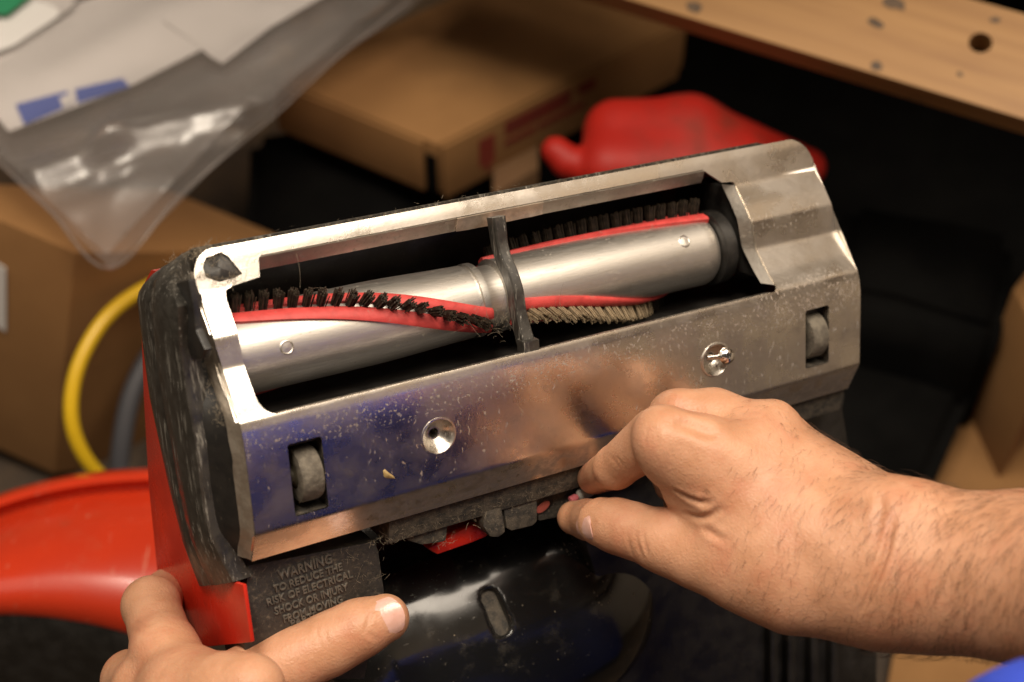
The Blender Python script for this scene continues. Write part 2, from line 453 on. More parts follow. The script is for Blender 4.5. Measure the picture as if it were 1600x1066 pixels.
def skin_cells(m):               # the fine diamond creases of skin, as relief only
    nt = m.node_tree; L = nt.links; tc = nt.nodes.new('ShaderNodeTexCoord'); P = nt.nodes['Principled BSDF']
    ns = nt.nodes.new('ShaderNodeTexNoise'); ns.inputs['Scale'].default_value = 160; L.new(tc.outputs['Object'], ns.inputs['Vector'])
    mx = nt.nodes.new('ShaderNodeMix'); mx.data_type = 'VECTOR'; mx.inputs[0].default_value = 0.004; L.new(tc.outputs['Object'], mx.inputs[4]); L.new(ns.outputs['Color'], mx.inputs[5])
    vo = nt.nodes.new('ShaderNodeTexVoronoi'); vo.feature = 'DISTANCE_TO_EDGE'; vo.inputs['Scale'].default_value = 620; L.new(mx.outputs[1], vo.inputs['Vector'])
    bp = nt.nodes.new('ShaderNodeBump'); bp.inputs['Strength'].default_value = 0.30; bp.inputs['Distance'].default_value = 0.0006; L.new(vo.outputs['Distance'], bp.inputs['Height'])
    L.new(P.inputs['Normal'].links[0].from_socket, bp.inputs['Normal']); L.new(bp.outputs[0], P.inputs['Normal'])
skin_cells(SKIN)
NAIL = material('finger_nail', (0.72, 0.42, 0.35), (0.66, 0.36, 0.29), rough=0.24, scale=200, sss=0.15, bump=0.1, bscale=900, bstretch=(1, 0.1, 1))
LETTER = material('worn_raised_letters', (0.070, 0.064, 0.055), (0.12, 0.105, 0.085), rough=0.55, scale=500)
HAIRM = material('dark_arm_hair', (0.06, 0.03, 0.015), rough=0.5)
SHIRT = material('blue_shirt', (0.030, 0.070, 0.56), (0.025, 0.058, 0.48), rough=0.85, scale=30, bump=0.4, bscale=900)
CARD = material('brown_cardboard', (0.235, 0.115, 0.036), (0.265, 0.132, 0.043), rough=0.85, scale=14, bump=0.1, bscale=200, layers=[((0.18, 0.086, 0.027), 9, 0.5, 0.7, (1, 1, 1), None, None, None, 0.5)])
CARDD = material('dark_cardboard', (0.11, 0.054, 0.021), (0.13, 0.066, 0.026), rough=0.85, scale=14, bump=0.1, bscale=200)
WOOD = material('pine_board', (0.31, 0.165, 0.056), (0.25, 0.125, 0.040), rough=0.5, scale=55, stretch=(0.06, 1.6, 1.6), bump=0.15, bscale=60, bstretch=(0.1, 2, 2), layers=[((0.20, 0.092, 0.029), 28, 0.45, 0.7, (0.15, 1, 1), None, None, None, 0.6),
    ((0.06, 0.04, 0.025), 22, 0.68, 0.74, (1, 1, 1), 0.6, None, None, 0.8)])
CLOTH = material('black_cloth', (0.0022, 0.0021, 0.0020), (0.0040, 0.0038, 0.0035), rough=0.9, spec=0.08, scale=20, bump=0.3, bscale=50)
YEL = material('yellow_hose', (0.62, 0.40, 0.012), (0.56, 0.35, 0.010), rough=0.4, scale=20)
GREYH = material('grey_hose', (0.055, 0.055, 0.062), rough=0.5)
REDM = material('matt_red_plastic', (0.33, 0.011, 0.005), (0.27, 0.009, 0.005), rough=0.55, scale=20, spec=0.3, layers=[((0.10, 0.02, 0.01), 16, 0.52, 0.7, (1, 1, 1), 0.7, None, None, 0.6)])
INKR = material('red_print', (0.20, 0.020, 0.008), (0.16, 0.022, 0.010), rough=0.85, scale=60)
PAPER = material('white_paper', (0.66, 0.64, 0.62), (0.60, 0.58, 0.56), rough=0.7, scale=8)
BLUEP = material('blue_print', (0.030, 0.075, 0.36), rough=0.6)
GREENP = material('green_print', (0.02, 0.20, 0.09), rough=0.6)
FLOORM = material('workshop_floor', (0.075, 0.045, 0.022), (0.030, 0.019, 0.011), rough=0.75, scale=9, bump=0.2, bscale=40, layers=[((0.22, 0.15, 0.08), 16, 0.55, 0.68, (1, 1, 1), 0.9, None, None, 0.6)])
# ------------------------------------------------------------------ the vacuum cleaner head, sole up
VM = np.eye(4); VM[:3, :3] = CR @ VR; VM[:3, 3] = CAM_POS + CR @ VT
vac = thing('vacuum_cleaner', 'upturned vacuum cleaner head with a worn steel sole plate, held up by the left hand', 'vacuum cleaner')
vac.matrix_world = Matrix(VM.tolist())

# ---- sole plate: one bent sheet with an opening, two wheel slots and two screw holes
AL, AR, BB, BT = -0.1505, 0.1505, -0.0145, 0.1045
def arc(cx, cy, r, a0, a1, n=8): return [(cx + r * math.cos(math.radians(a)), cy + r * math.sin(math.radians(a))) for a in np.linspace(a0, a1, n)]
outer = [(AL, BB), (AR, BB)] + arc(AR - 0.012, BT - 0.014, 0.012, 0, 78) + arc(AL + 0.010, BT - 0.012, 0.010, 102, 180)
WB, WL, WR_ = 0.0447, -0.1410, 0.1038
ridge = [PS(*q) for q in ((408, 406), (715, 347), (850, 320), (1100, 270), (357, 448), (1140, 285))]
bl, bm1, bm2, br = ridge[0], ridge[1], ridge[2], ridge[3]
RB = float(np.mean([q[1] for q in ridge[:4]])) + 0.0016            # b of the ridge along the opening
LB = min(ridge[4][1], RB - 0.003); RB2 = min(ridge[5][1], RB - 0.003)
win = ([(WL + 0.004, WB)] + arc(WR_ - 0.003, WB + 0.003, 0.003, -90, 0, 5) + [(WR_, RB2 - 0.002), (WR_ - 0.001, RB2), (WR_ - 0.007, RB2 + 0.0005)] +
       [(br[0] + 0.0012, RB - 0.0012), (br[0] - 0.0004, RB), (bl[0] + 0.0004, RB), (bl[0] - 0.0008, RB - 0.0010), (bl[0] - 0.0022, LB + 0.0012), (WL + 0.004, LB), (WL + 0.001, LB - 0.001), (WL, LB - 0.004)] +
       arc(WL + 0.006, WB + 0.006, 0.006, 180, 262, 6))
slots = [rrect(-0.1338, -0.1198, 0.0026, 0.0324, 0.0012), rrect(0.1175, 0.1315, 0.0052, 0.0330, 0.0012)]
DIM = [(-0.0707, 0.0200), (0.0668, 0.0212)]; DR = 0.0074
circ = lambda c, r, n=32: [(c[0] + r * math.cos(q), c[1] + r * math.sin(q)) for q in np.linspace(0, 2 * math.pi, n, endpoint=False)]
worn = [tuple(PS(*q)[:2]) for q in ((321, 403), (345, 394), (356, 400), (379, 428), (366, 434), (343, 441), (322, 434), (317, 418))]
bs = list(np.arange(-0.0035, 0.0036, 0.0007)) + list(np.arange(0.0405, 0.1050, 0.0006)) + [-0.009, 0.012, 0.024, 0.034]
lines = [[(a, b) for a in np.linspace(AL + 1e-4, AR - 1e-4, 15)] for b in bs]
v2, f2 = cdt(outer, [win] + slots + [circ(c, DR) for c in DIM] + [worn], lines)
bm = bmesh.new()
add(bm, [(a, b, prof(b) + 0.00025 * math.sin(a * 70 + b * 40) * math.exp(-((b - 0.02) / 0.03) ** 2)) for a, b in v2], f2)
bmesh.ops.recalc_face_normals(bm, faces=bm.faces); bm.normal_update()
if sum(f.normal.z * f.calc_area() for f in bm.faces) < 0: bmesh.ops.reverse_faces(bm, faces=bm.faces)
bmesh.ops.solidify(bm, geom=bm.faces[:], thickness=0.0011)
plate = obj('sole_plate', bm, STEEL, vac, angle=40, recalc=False)

# folded edges of the sheet
def strip(name, top, off, mat, parent, th=0.0009, jit=0.0):
    bm = bmesh.new(); top = [np.asarray(p, float) for p in top]; off = np.asarray(off, float)
    rows = []
    for t in (0, 0.35, 0.7, 1.0):
        rows.append([p + off * t + (np.array([0, 0, 1]) * jit * mnoise.noise(Vector((p[0] * 120, p[1] * 120, t * 2))) if t > 0 else 0) for p in top])
    loft(bm, rows)
    bmesh.ops.recalc_face_normals(bm, faces=bm.faces); bmesh.ops.solidify(bm, geom=bm.faces[:], thickness=th)
    return obj(name, bm, mat, parent, angle=50)


def onp(a, b, dz=0.0): return (a, b, prof(b) + dz)


strip('opening_flange', [onp(a, RB - 0.0002, -0.0004) for a in np.linspace(bl[0] - 0.0006, bm1[0], 12)], (0, -0.0058, -0.0028), DULL_STEEL, plate)
strip('opening_flange', [onp(a, RB - 0.0003, -0.0002) for a in np.linspace(bm1[0] + 0.0001, bm2[0] - 0.0001, 8)], (0, -0.0058, -0.0014), FLANGE, plate, jit=0.0012)
strip('opening_flange', [onp(a, RB - 0.0003, -0.0004) for a in np.linspace(bm2[0], br[0] + 0.0006, 12)], (0, -0.0058, -0.0030), DULL_STEEL, plate)
strip('opening_flange', [onp(WR_ + 0.0002, b, -0.0008) for b in np.linspace(WB + 0.002, RB2 - 0.002, 24)], (-0.0028, 0.0, -0.006), DULL_STEEL, plate)
strip('opening_flange', [onp(a, WB - 0.0001, -0.0009) for a in np.linspace(WL + 0.006, WR_ - 0.004, 24)], (0, -0.0008, -0.0035), DULL_STEEL, plate)
strip('side_flange', [onp(AL + 0.0002, b, -0.0006) for b in np.linspace(BB, 0.095, 70)], (-0.0030, 0.0, -0.0078), FLANGE, plate, jit=0.002)
strip('side_flange', [onp(AR - 0.0002, b, -0.0006) for b in np.linspace(BB, 0.092, 70)], (0.0007, 0.0, -0.0078), FLANGE, plate, jit=0.001)
# pressed seats for the two sole screws
for c in DIM:
    bm = bmesh.new(); o = (c[0], c[1], 0.0)
    lathe(bm, [(DR + 0.0008, -0.0004), (DR + 0.0004, 0.0004), (DR - 0.0002, 0.0005), (DR - 0.0009, 0.0), (0.0031, -0.0037), (0.0027, -0.0041), (0.0021, -0.0041), (0.0020, -0.0095)], o, (0, 0, 1), 40, (0, 1, 0))
    seat = obj('screw_seat', bm, SEAT, plate, angle=40)
    bm = bmesh.new(); lathe(bm, [(0.0, -0.0093), (0.0021, -0.0093)], o, (0, 0, 1), 16, (0, 1, 0)); obj('screw_hole', bm, BLACK, seat)

# ---- red hood around the nozzle
hood = bmesh.new()
frm = lambda x0: (lambda b, h, a: (a, b, h))
sidepoly = [tuple(V(0, -0.1565, *q)[1:]) for q in ((220, 505), (224, 620), (232, 760), (245, 890), (262, 1010), (305, 1013), (392, 1004), (379, 914))] + [(-0.030, -0.032), (0.0, -0.050), (0.070, -0.062), (0.086, -0.066)]
prism(hood, sidepoly, frm(0), -0.1565, -0.1548)
obj('hood_side', hood, REDP, vac, angle=30, bevel=0.0006)
bm = bmesh.new()
cs = [(0.0890, -0.060), (0.0860, -0.074), (0.0830, -0.094), (0.075, -0.106), (0.05, -0.112), (0.0, -0.120)]
loft(bm, [[(a, b, h) for b, h in cs] for a in (-0.1500, 0.150)]); bmesh.ops.recalc_face_normals(bm, faces=bm.faces); bmesh.ops.solidify(bm, geom=bm.faces[:], thickness=0.0025)
obj('hood_shell', bm, REDP, vac, angle=60)
bm = bmesh.new(); prism(bm, [(0.094, -0.052), (0.080, -0.09), (0.05, -0.108), (0.0, -0.115), (-0.02, -0.03), (0.04, -0.008)], frm(0), 0.1475, 0.1500)
obj('hood_side', bm, REDP, vac, angle=30)

# ---- black chassis: walls of the brush chamber
bm = bmesh.new()
for args in ((-0.1525, -0.1500, -0.030, 0.088, -0.075, -0.030), (0.1440, 0.1470, -0.030, 0.085, -0.085, -0.060), (-0.1495, 0.1435, 0.0295, 0.0325, -0.085, -0.0045), (-0.1495, 0.1435, 0.0421, 0.0820, -0.090, -0.086)):
    box(bm, *args)
obj('brush_chamber', bm, BLACK, vac, angle=30, bevel=0.0005)
bm = bmesh.new(); prism(bm, [(0.047, -0.016), (0.070, -0.026), (0.085, -0.040), (0.085, -0.080), (0.047, -0.080)], frm(0), 0.1045, 0.1080); obj('chamber_end_wall', bm, BLACK, vac, bevel=0.0005)
bm = bmesh.new(); prism(bm, [(0.0445, -0.034), (0.0535, -0.036), (0.057, -0.070), (0.0445, -0.070)], frm(0), 0.094, 0.1042); obj('belt_cover', bm, REDM, vac, bevel=0.0008)
# plastic corner that shows through the worn plate
bm = bmesh.new()
cw = np.mean(worn, 0)
rows = [[(cw[0] + (x - cw[0]) * s, cw[1] + (y - cw[1]) * s, prof(y) + dz) for x, y in worn] for s, dz in ((1.25, -0.0018), (1.0, -0.0012), (0.75, -0.0008), (0.02, -0.0008))]
loft(bm, rows, True); obj('plastic_corner', bm, PANEL, vac, angle=60)

# ---- rubber bumper round the side and the front
AF = [-0.1645] * 5 + [-0.1640, -0.1625, -0.1600, -0.1575]
fr = [V(0, a, *q) for a, q in zip(AF, ((276, 480), (278, 545), (290, 620), (304, 698), (311, 760), (320, 815), (332, 850), (346, 880), (363, 910)))]
bk = [V(0, a, *q) for a, q in zip(AF, ((213, 470), (222, 545), (232, 620), (247, 690), (262, 760), (276, 815), (285, 850), (298, 885), (310, 916)))]
bm = bmesh.new()
def sec(p, q, n, g=1.0):          # p front edge, q back edge, n outward in the a-b plane, g bulge
    p, q, n = map(np.asarray, (p, q, n)); d = q - p
    return [p - n * 0.0085 + d * 0.03, p - n * 0.0020 - d * 0.01, p - n * 0.0004, p + d * 0.08 + n * 0.0007 * g, p + d * 0.30 + n * 0.0022 * g, p + d * 0.5 + n * 0.0017 * g, p + d * 0.56 + n * 0.0002, p + d * 0.62 + n * 0.0014 * g, p + d * 0.85 + n * 0.001 * g, q - n * 0.0004, q - n * 0.002 + d * 0.02, q - n * 0.0080]
n0 = np.array([-1.0, 0, 0]); rows = []
for p, q in list(zip(fr, bk))[::-1]: rows.append(sec(p, q, n0))
pA, qA = fr[0], bk[0]; pB, qB = np.array([-0.146, 0.1019, -0.0462]), np.array([-0.143, 0.0925, -0.0640])
for ang in (15, 30, 45, 60, 75, 90):
    sn, cs_ = math.sin(math.radians(ang)), math.cos(math.radians(ang)); n = np.array([-cs_, sn, 0]); t = ang / 90
    mk_ = lambda A, B: np.array([B[0] + (A[0] - B[0]) * cs_, A[1] + (B[1] - A[1]) * sn, A[2] * (1 - t) + B[2] * t])
    rows.append(sec(mk_(pA, pB), mk_(qA, qB), n, 1 - 0.6 * t))
n = np.array([0, 1.0, 0])
for a in np.linspace(-0.138, 0.128, 24): rows.append(sec((a, pB[1], pB[2]), (a, qB[1], qB[2]), n, 0.4))
rows.append(sec((0.131, pB[1] - 0.001, pB[2]), (0.131, qB[1] - 0.001, qB[2]), n, 0.4))
loft(bm, rows, True, True); obj('rubber_bumper', bm, BUMPER, vac, angle=50)
# dark sloping side wall between the bumper and the plate
bm = bmesh.new()
fo_ = np.array(fr)[np.argsort([p[1] for p in fr])]
BSW = np.linspace(0.088, BB + 0.001, 14)
fa_, fh_ = np.interp(BSW, fo_[:, 1], fo_[:, 0]), np.interp(BSW, fo_[:, 1], fo_[:, 2])
L1 = [np.array([-0.1528, b, prof(b) - 0.0086]) for b in BSW]
L3 = [np.array([a + 0.0030, b, min(h, prof(b) - 0.011) - 0.002]) for a, b, h in zip(fa_, BSW, fh_)]
L2 = [0.5 * x + 0.5 * y + np.array([-0.0006, 0, -0.0012]) for x, y in zip(L1, L3)]
loft(bm, [L1, L2, L3]); bmesh.ops.recalc_face_normals(bm, faces=bm.faces); bmesh.ops.solidify(bm, geom=bm.faces[:], thickness=0.001)
obj('side_wall', bm, SIDEW, vac, angle=50)
# flat black pad along the side, worn loose
bm = bmesh.new()
pad = [V(0, -0.1590, *q) for q in ((277, 442), (300, 436), (306, 470), (312, 515), (326, 545), (322, 560), (310, 562), (290, 540), (274, 520), (272, 480))]
prism(bm, [(p[1], p[2]) for p in pad], frm(0), -0.1605, -0.1575); obj('side_pad', bm, BLACK, vac, bevel=0.0006)

# ---- brush roller
RC = np.array([0.0, 0.0578, -0.0425]); RR = 0.0160
def rf(a): t = min(abs(a + 0.026) / 0.055, 1.0); return 0.0156 + (0.0016 if a < -0.026 else 0.0006) * t * t * (3 - 2 * t)
roll = bmesh.new()
lathe(roll, [(0.0, -0.147), (rf(-0.147), -0.147)] + [(rf(a), a) for a in np.linspace(-0.146, -0.0335, 30)] + [(RR - 0.0012, -0.0333), (RR - 0.0012, -0.0318), (RR, -0.0316), (RR, -0.0286), (RR - 0.0025, -0.0280), (RR - 0.0025, -0.0200), (RR, -0.0194)] +
      [(rf(a), a) for a in np.linspace(-0.019, 0.088, 30)] + [(RR - 0.0004, 0.090), (RR - 0.0015, 0.0915), (RR - 0.003, 0.092), (0, 0.092)], RC, (1, 0, 0), 56, (0, 0, 1))
roller = obj('brush_roller', roll, ALU, vac, angle=30)
def rp(a, th, r): r = r + rf(a) - RR; return RC + np.array([a, math.sin(th) * r, math.cos(th) * r])     # th = 0 faces the viewer, positive towards the front lip
bm = bmesh.new(); lathe(bm, [(0, 0.0925), (RR - 0.001, 0.0925), (RR + 0.0012, 0.0935), (RR + 0.0012, 0.0995), (RR - 0.002, 0.1005), (0, 0.1005)], RC, (1, 0, 0), 40); obj('roller_end_cap', bm, BLACK, roller, angle=40)
def th_at(a, s):                  # the strips wind one way on the left half, more slowly on the right
    if a < -0.024: t = -18 - 930 * (a + 0.030) + 12 * math.sin(math.pi * min(max((a + 0.135) / 0.105, 0), 1)); return math.radians(t + 180 * s)
    return math.radians(-19 - 470 * (a + 0.005) - 9000 * max(a + 0.005, 0) ** 2 * (1 - s) + 152 * s)
def rail(a0, a1, s, w, name, n=60):
    bm = bmesh.new(); rows = []
    for a in np.linspace(a0, a1, n):
        t = th_at(a, s); rows.append([rp(a, t + w[0], RR - 0.001), rp(a, t + w[0], RR + 0.0014), rp(a, t + w[0] * 0.8 + w[1] * 0.2, RR + 0.0019), rp(a, t + w[0] * 0.2 + w[1] * 0.8, RR + 0.0017), rp(a, t + w[1], RR + 0.0008), rp(a, t + w[1], RR - 0.001)])
    loft(bm, rows, True, True); return obj(name, bm, REDR, roller, angle=50)
for a0, a1 in ((-0.145, -0.0285), (-0.0190, 0.0905)):
    for s in (0, 1):
        rail(a0, a1, s, (-0.40, -0.06), 'rubber_rail'); rail(a0, a1, s, (0.06, 0.36), 'rubber_rail')
# bristle tufts, one object each
def tuft_mesh(mat, L_, seed):
    rnd = random.Random(seed); bm = bmesh.new()
    for k in range(46):
        x, y = rnd.uniform(-0.00125, 0.00125), rnd.uniform(-0.0017, 0.0017); r = 0.00030
        dx, dy = x * 0.25 + rnd.uniform(-0.0002, 0.0002), y * 0.25 + rnd.uniform(-0.0003, 0.0003); l = L_ * rnd.uniform(0.82, 1.0)
        rows = [[(x + dx * t + r * math.cos(q), y + dy * t + r * math.sin(q), l * t) for q in (0, 2.1, 4.2)] for t in (0, 1)]
        loft(bm, rows, True, True)
    finish(bm, 50); me = bpy.data.meshes.new('bristle_tuft'); bm.to_mesh(me); bm.free(); me.materials.append(mat); return me
tb = [tuft_mesh(TUFTB, 0.0095, i) for i in range(5)]; tt = [tuft_mesh(TUFTT, 0.0095, 9 + i) for i in range(4)]
def tuft(a, s, me):
    t = th_at(a, s); o = bpy.data.objects.new('bristle_tuft', me); link(o, roller)
    n = Vector((random.uniform(-0.05, 0.05) + 0.12, math.sin(t + random.uniform(-0.04, 0.04)), math.cos(t))).normalized(); x = Vector((1, 0, 0)); y = n.cross(x).normalized(); x = y.cross(n)
    o.matrix_local = Matrix.Translation(Vector(rp(a, t, RR - 0.0008))) @ Matrix((x, y, n)).transposed().to_4x4()
for i, a in enumerate(np.arange(-0.141, -0.031, 0.0056)): tuft(a, 0, tb[i % 5])
for i, a in enumerate(np.arange(-0.016, 0.089, 0.0050)): tuft(a, 0, (tt + tt[:2])[i % 4] if a < 0.062 else tb[i % 5])
for i, a in enumerate(np.arange(-0.012, 0.089, 0.0055)): tuft(a, 1, tb[i % 5])
for (px, py) in ((447, 543), (1076, 372)):
    r0 = V(2, RC[2] + RR, px, py); a = r0[0]; best = min(np.linspace(-1.4, 1.4, 300), key=lambda t: abs(V(0, a, px, py)[1] - 0) * 0 + np.linalg.norm(V(2, rp(a, t, RR)[2], px, py)[:2] - rp(a, t, RR)[:2]))
    p = rp(a, best, RR); n = np.array([0, math.sin(best), math.cos(best)])
    bm = bmesh.new(); lathe(bm, [(0.0030, -0.0003), (0.0029, 0.0002), (0.0025, 0.0004), (0.0021, 0.0001), (0.0010, 0.0002), (0, 0.0003)], p, n, 24, (1, 0, 0)); obj('roller_rivet', bm, ALU, roller, angle=40)

# ---- bar across the opening
aB = V(2, -0.006, 826, 545)[0]
cl = [V(0, aB - 0.0015, *q) for q in ((776, 340), (779, 362), (781, 380), (787, 402), (797, 425), (806, 455), (810, 485), (817, 515), (826, 548))]
bm = bmesh.new(); rows = []
P = catmull([(p[1], p[2]) for p in cl], 5)
for i, (b, h) in enumerate(P):
    d = P[min(i + 1, len(P) - 1)] - P[max(i - 1, 0)]; d = d / np.linalg.norm(d); n = np.array([-d[1], d[0]]); n = n if n[1] > 0 else -n
    w = 0.0030 - 0.0006 * math.sin(i / len(P) * math.pi)
    rows.append([(aB - w, b - n[0] * 0.006, h - n[1] * 0.006), (aB - w, b - n[0] * 0.0006, h - n[1] * 0.0006), (aB - w + 0.0006, b, h), (aB + w - 0.0006, b, h), (aB + w, b - n[0] * 0.0006, h - n[1] * 0.0006), (aB + w, b - n[0] * 0.006, h - n[1] * 0.006)])
loft(bm, rows, True, True); obj('cross_bar', bm, BUMPER, vac, angle=40)
bm = bmesh.new(); e = cl[-1]; box(bm, aB - 0.0036, aB + 0.0036, e[1] - 0.004, e[1] + 0.004, e[2] - 0.006, e[2] + 0.0004); obj('bar_foot', bm, BUMPER, vac, bevel=0.0006)

# ---- sole wheels
for s, cb in ((slots[0], 0.0158), (slots[1], 0.0180)):
    ca = np.mean([p[0] for p in s]) + 0.0016; o = np.array([ca, cb, -0.0090]); R1 = 0.0112
    bm = bmesh.new(); lathe(bm, [(0.0055, -0.0046), (R1 - 0.0022, -0.0048), (R1 - 0.0008, -0.0044), (R1, -0.0032), (R1, 0.0032), (R1 - 0.0008, 0.0044), (R1 - 0.002, 0.0048), (0.005, 0.0046)], o, (1, 0, 0), 40)
    wh = obj('sole_wheel', bm, WHEELM, vac, angle=35)
    bm = bmesh.new(); lathe(bm, [(0.0, -0.0062), (0.0030, -0.0062), (0.0034, -0.0052), (0.0064, -0.0036), (0.0064, 0.0036), (0.0030, 0.0056), (0, 0.0056)], o, (1, 0, 0), 24); obj('wheel_hub', bm, HUBM, wh, angle=35)
    bm = bmesh.new(); x0, x1 = s[0][0] + 0.002, min(p[0] for p in s) - 0.002; y0, y1 = min(p[1] for p in s) - 0.002, max(p[1] for p in s) + 0.002
    x0 = max(p[0] for p in s) + 0.002
    box(bm, x1, x0, y0, y1, -0.0250, -0.0235); box(bm, x1, x1 + 0.0012, y0, y1, -0.0234, -0.0015); box(bm, x0 - 0.0012, x0, y0, y1, -0.0234, -0.0015); box(bm, x1 + 0.0013, x0 - 0.0013, y1 - 0.0012, y1, -0.0234, -0.0015); box(bm, x1 + 0.0013, x0 - 0.0013, y0, y0 + 0.0012, -0.0234, -0.0015)
    obj('wheel_well', bm, DUSTY, vac)

# ---- rear edge: rail, warning panel, clips, red pedal
bm = bmesh.new()
prism(bm, [(-0.0130, -0.0100), (-0.0270, -0.0130), (-0.0280, -0.0180), (-0.0260, -0.050), (-0.0100, -0.050)], frm(0), -0.0905, 0.1505); obj('rear_rail', bm, DUSTY, vac, bevel=0.0008)
bm = bmesh.new()
wp = [tuple(V(2, -0.0165, *q)[:2]) for q in ((388, 884), (586, 846), (592, 862), (601, 925), (590, 960), (570, 1062), (390, 1062), (378, 985))]
prism(bm, wp, lambda a, b, h: (a, b, h), -0.045, -0.0165); panel = obj('warning_panel', bm, PANEL, vac, bevel=0.0010)
for txt, px, py, wmm in (('WARNING', 477, 886, 22.5), ('TO REDUCE THE', 481, 903, 29), ('RISK OF ELECTRICAL', 484, 919, 36), ('SHOCK OR INJURY', 486, 936, 31), ('FROM MOVING', 489, 952, 25), ('PARTS', 474, 968, 11)):
    cu = bpy.data.curves.new('raised_lettering', 'FONT'); cu.body = txt; cu.align_x = 'CENTER'; cu.align_y = 'CENTER'; cu.extrude = 0.04; cu.bevel_depth = 0.02; cu.bevel_resolution = 0; cu.resolution_u = 3; cu.offset = 0.012
    to = bpy.data.objects.new('tmp', cu); COL.objects.link(to); bpy.context.view_layer.update()
    me = bpy.data.meshes.new_from_object(to.evaluated_get(bpy.context.evaluated_depsgraph_get())); bpy.data.objects.remove(to); bpy.data.curves.remove(cu)
    xs = [v.co.x for v in me.vertices]; k = wmm / 1000 / (max(xs) - min(xs)) * 1.04; p = V(2, -0.0165, px, py)
    ky = 0.0060 if txt == 'WARNING' else 0.0046
    me.transform(Matrix.Translation(Vector((p[0], p[1], -0.0164))) @ Matrix.Rotation(math.radians(2), 4, 'Z') @ Matrix.Diagonal((k, ky, 0.010, 1)))
    me.name = 'raised_lettering'; me.materials.append(LETTER); link(bpy.data.objects.new('raised_lettering', me), panel)
# rear clips on the rail
def blk(name, quad, h0, h1, mat, bev=0.001):
    bm = bmesh.new(); prism(bm, [tuple(V(2, h1, *q)[:2]) for q in quad], lambda a, b, h: (a, b, h), h0, h1); return obj(name, bm, mat, vac, bevel=bev)
blk('rail_clip', ((640, 822), (690, 806), (702, 820), (698, 848), (660, 853), (636, 846)), -0.040, -0.0150, DUSTY, 0.002)
blk('rail_clip', ((757, 800), (785, 792), (792, 832), (780, 842), (766, 840), (755, 824)), -0.040, -0.0120, DUSTY, 0.002)
blk('rail_clip', ((786, 790), (840, 776), (840, 815), (833, 822), (800, 830), (792, 826)), -0.045, -0.0140, DUSTY, 0.001)
blk('rail_clip', ((835, 775), (892, 757), (905, 790), (886, 806), (842, 815)), -0.048, -0.0185, DUSTY, 0.001)
blk('release_pedal', ((668, 858), (690, 846), (752, 812), (764, 838), (740, 848), (684, 868)), -0.052, -0.0215, REDP, 0.0015)
bm = bmesh.new(); sl = V(2, -0.0180, 850, 791); ell = [(sl[0] + 0.0047 * math.cos(q) , sl[1] + 0.0030 * math.sin(q) + 0.0012 * math.cos(q)) for q in np.linspace(0, 2 * math.pi, 20, endpoint=False)]
prism(bm, ell, lambda a, b, h: (a, b, h), -0.0200, -0.0181); obj('slot_recess', bm, BLACK, vac)
bm = bmesh.new(); prism(bm, [(sl[0] + 0.0036 * math.cos(q) - 0.0006, sl[1] + 0.0022 * math.sin(q) + 0.0010 * math.cos(q) - 0.0002) for q in np.linspace(0, 2 * math.pi, 16, endpoint=False)], lambda a, b, h: (a, b, h), -0.0195, -0.0177); obj('red_lever_end', bm, PINKR, vac, bevel=0.0003)
# right-hand end of the rear housing
bm = bmesh.new()
prism(bm, [tuple(V(2, -0.026, *q)[:2]) for q in ((1040, 690), (1322, 612), (1318, 640), (1332, 730), (1345, 860), (1372, 1010), (1370, 1200), (930, 1200), (960, 1000), (900, 800))], lambda a, b, h: (a, b, h), -0.060, -0.026); obj('rear_housing', bm, BLACK, vac, bevel=0.002)
# vents on the housing below the wrist
for px in (1205, 1232, 1268, 1300):
    p = V(2, -0.024, px, 1015); q = V(2, -0.024, px - 3, 960)
    bm = bmesh.new(); box(bm, p[0] - 0.0022, p[0] + 0.0022, p[1] - 0.03, q[1], -0.0255, -0.0215); obj('housing_rib', bm, BLACK, vac, bevel=0.0006)
bm = bmesh.new(); p = V(2, -0.020, 1362, 1010); lathe(bm, [(0, 0.0005), (0.0018, 0), (0.0026, -0.002), (0.0024, -0.006), (0, -0.006)], p, (0.2, -0.5, 1), 16); obj('red_stud', bm, REDP, vac, angle=40)

# ---- glossy motor cover (domed)
lo = (-0.13, -0.26, -0.17); fld = Field(lo, (0.11, -0.015, 0.02), 0.0012)
fld.cone((-0.085, -0.115, -0.080), (0.020, -0.110, -0.080), 0.060, 0.058, 0.01)
fld.cone((0.020, -0.112, -0.080), (0.052, -0.130, -0.092), 0.055, 0.038, 0.02)
fld.cone((-0.045, -0.24, -0.092), (-0.02, -0.12, -0.088), 0.062, 0.056, 0.03)
def fv(p): i = np.round((np.asarray(p) - fld.lo) / fld.vs).astype(int); return float(fld.f[tuple(i)])
hh = next(h for h in np.arange(0.010, -0.08, -0.0003) if fv(V(2, h, 777, 956)) < 0); hp = V(2, hh, 777, 956)
gn = np.array([fv(hp + e * 0.006) - fv(hp - e * 0.006) for e in np.eye(3)]); gn /= np.linalg.norm(gn)
hd = np.array([-0.12, 0.95, 0.1]); hd -= gn * (hd @ gn); hd /= np.linalg.norm(hd); e1_ = np.cross(hd, gn)
for dz in (0.004, 0.001, -0.002, -0.004): fld.cone(hp + hd * 0.0066 + gn * dz, hp - hd * 0.0066 + gn * dz, 0.0042, 0.0042, 0.0006, cut=True)
bm = bmesh.new()
ring = [hp + hd * (0.0066 * (1 if math.sin(q) > 0 else -1) + 0.0046 * math.sin(q)) + e1_ * 0.0046 * math.cos(q) - gn * 0.0042 for q in np.linspace(0.01, 2 * math.pi + 0.01, 28, endpoint=False)]
add(bm, ring, [tuple(range(28))]); recess = obj('recess_floor', bm, DUSTY, vac, angle=0)
vv, ff = fld.mesh(); dome = pobj('motor_cover', vv, ff, GLOSS, vac)
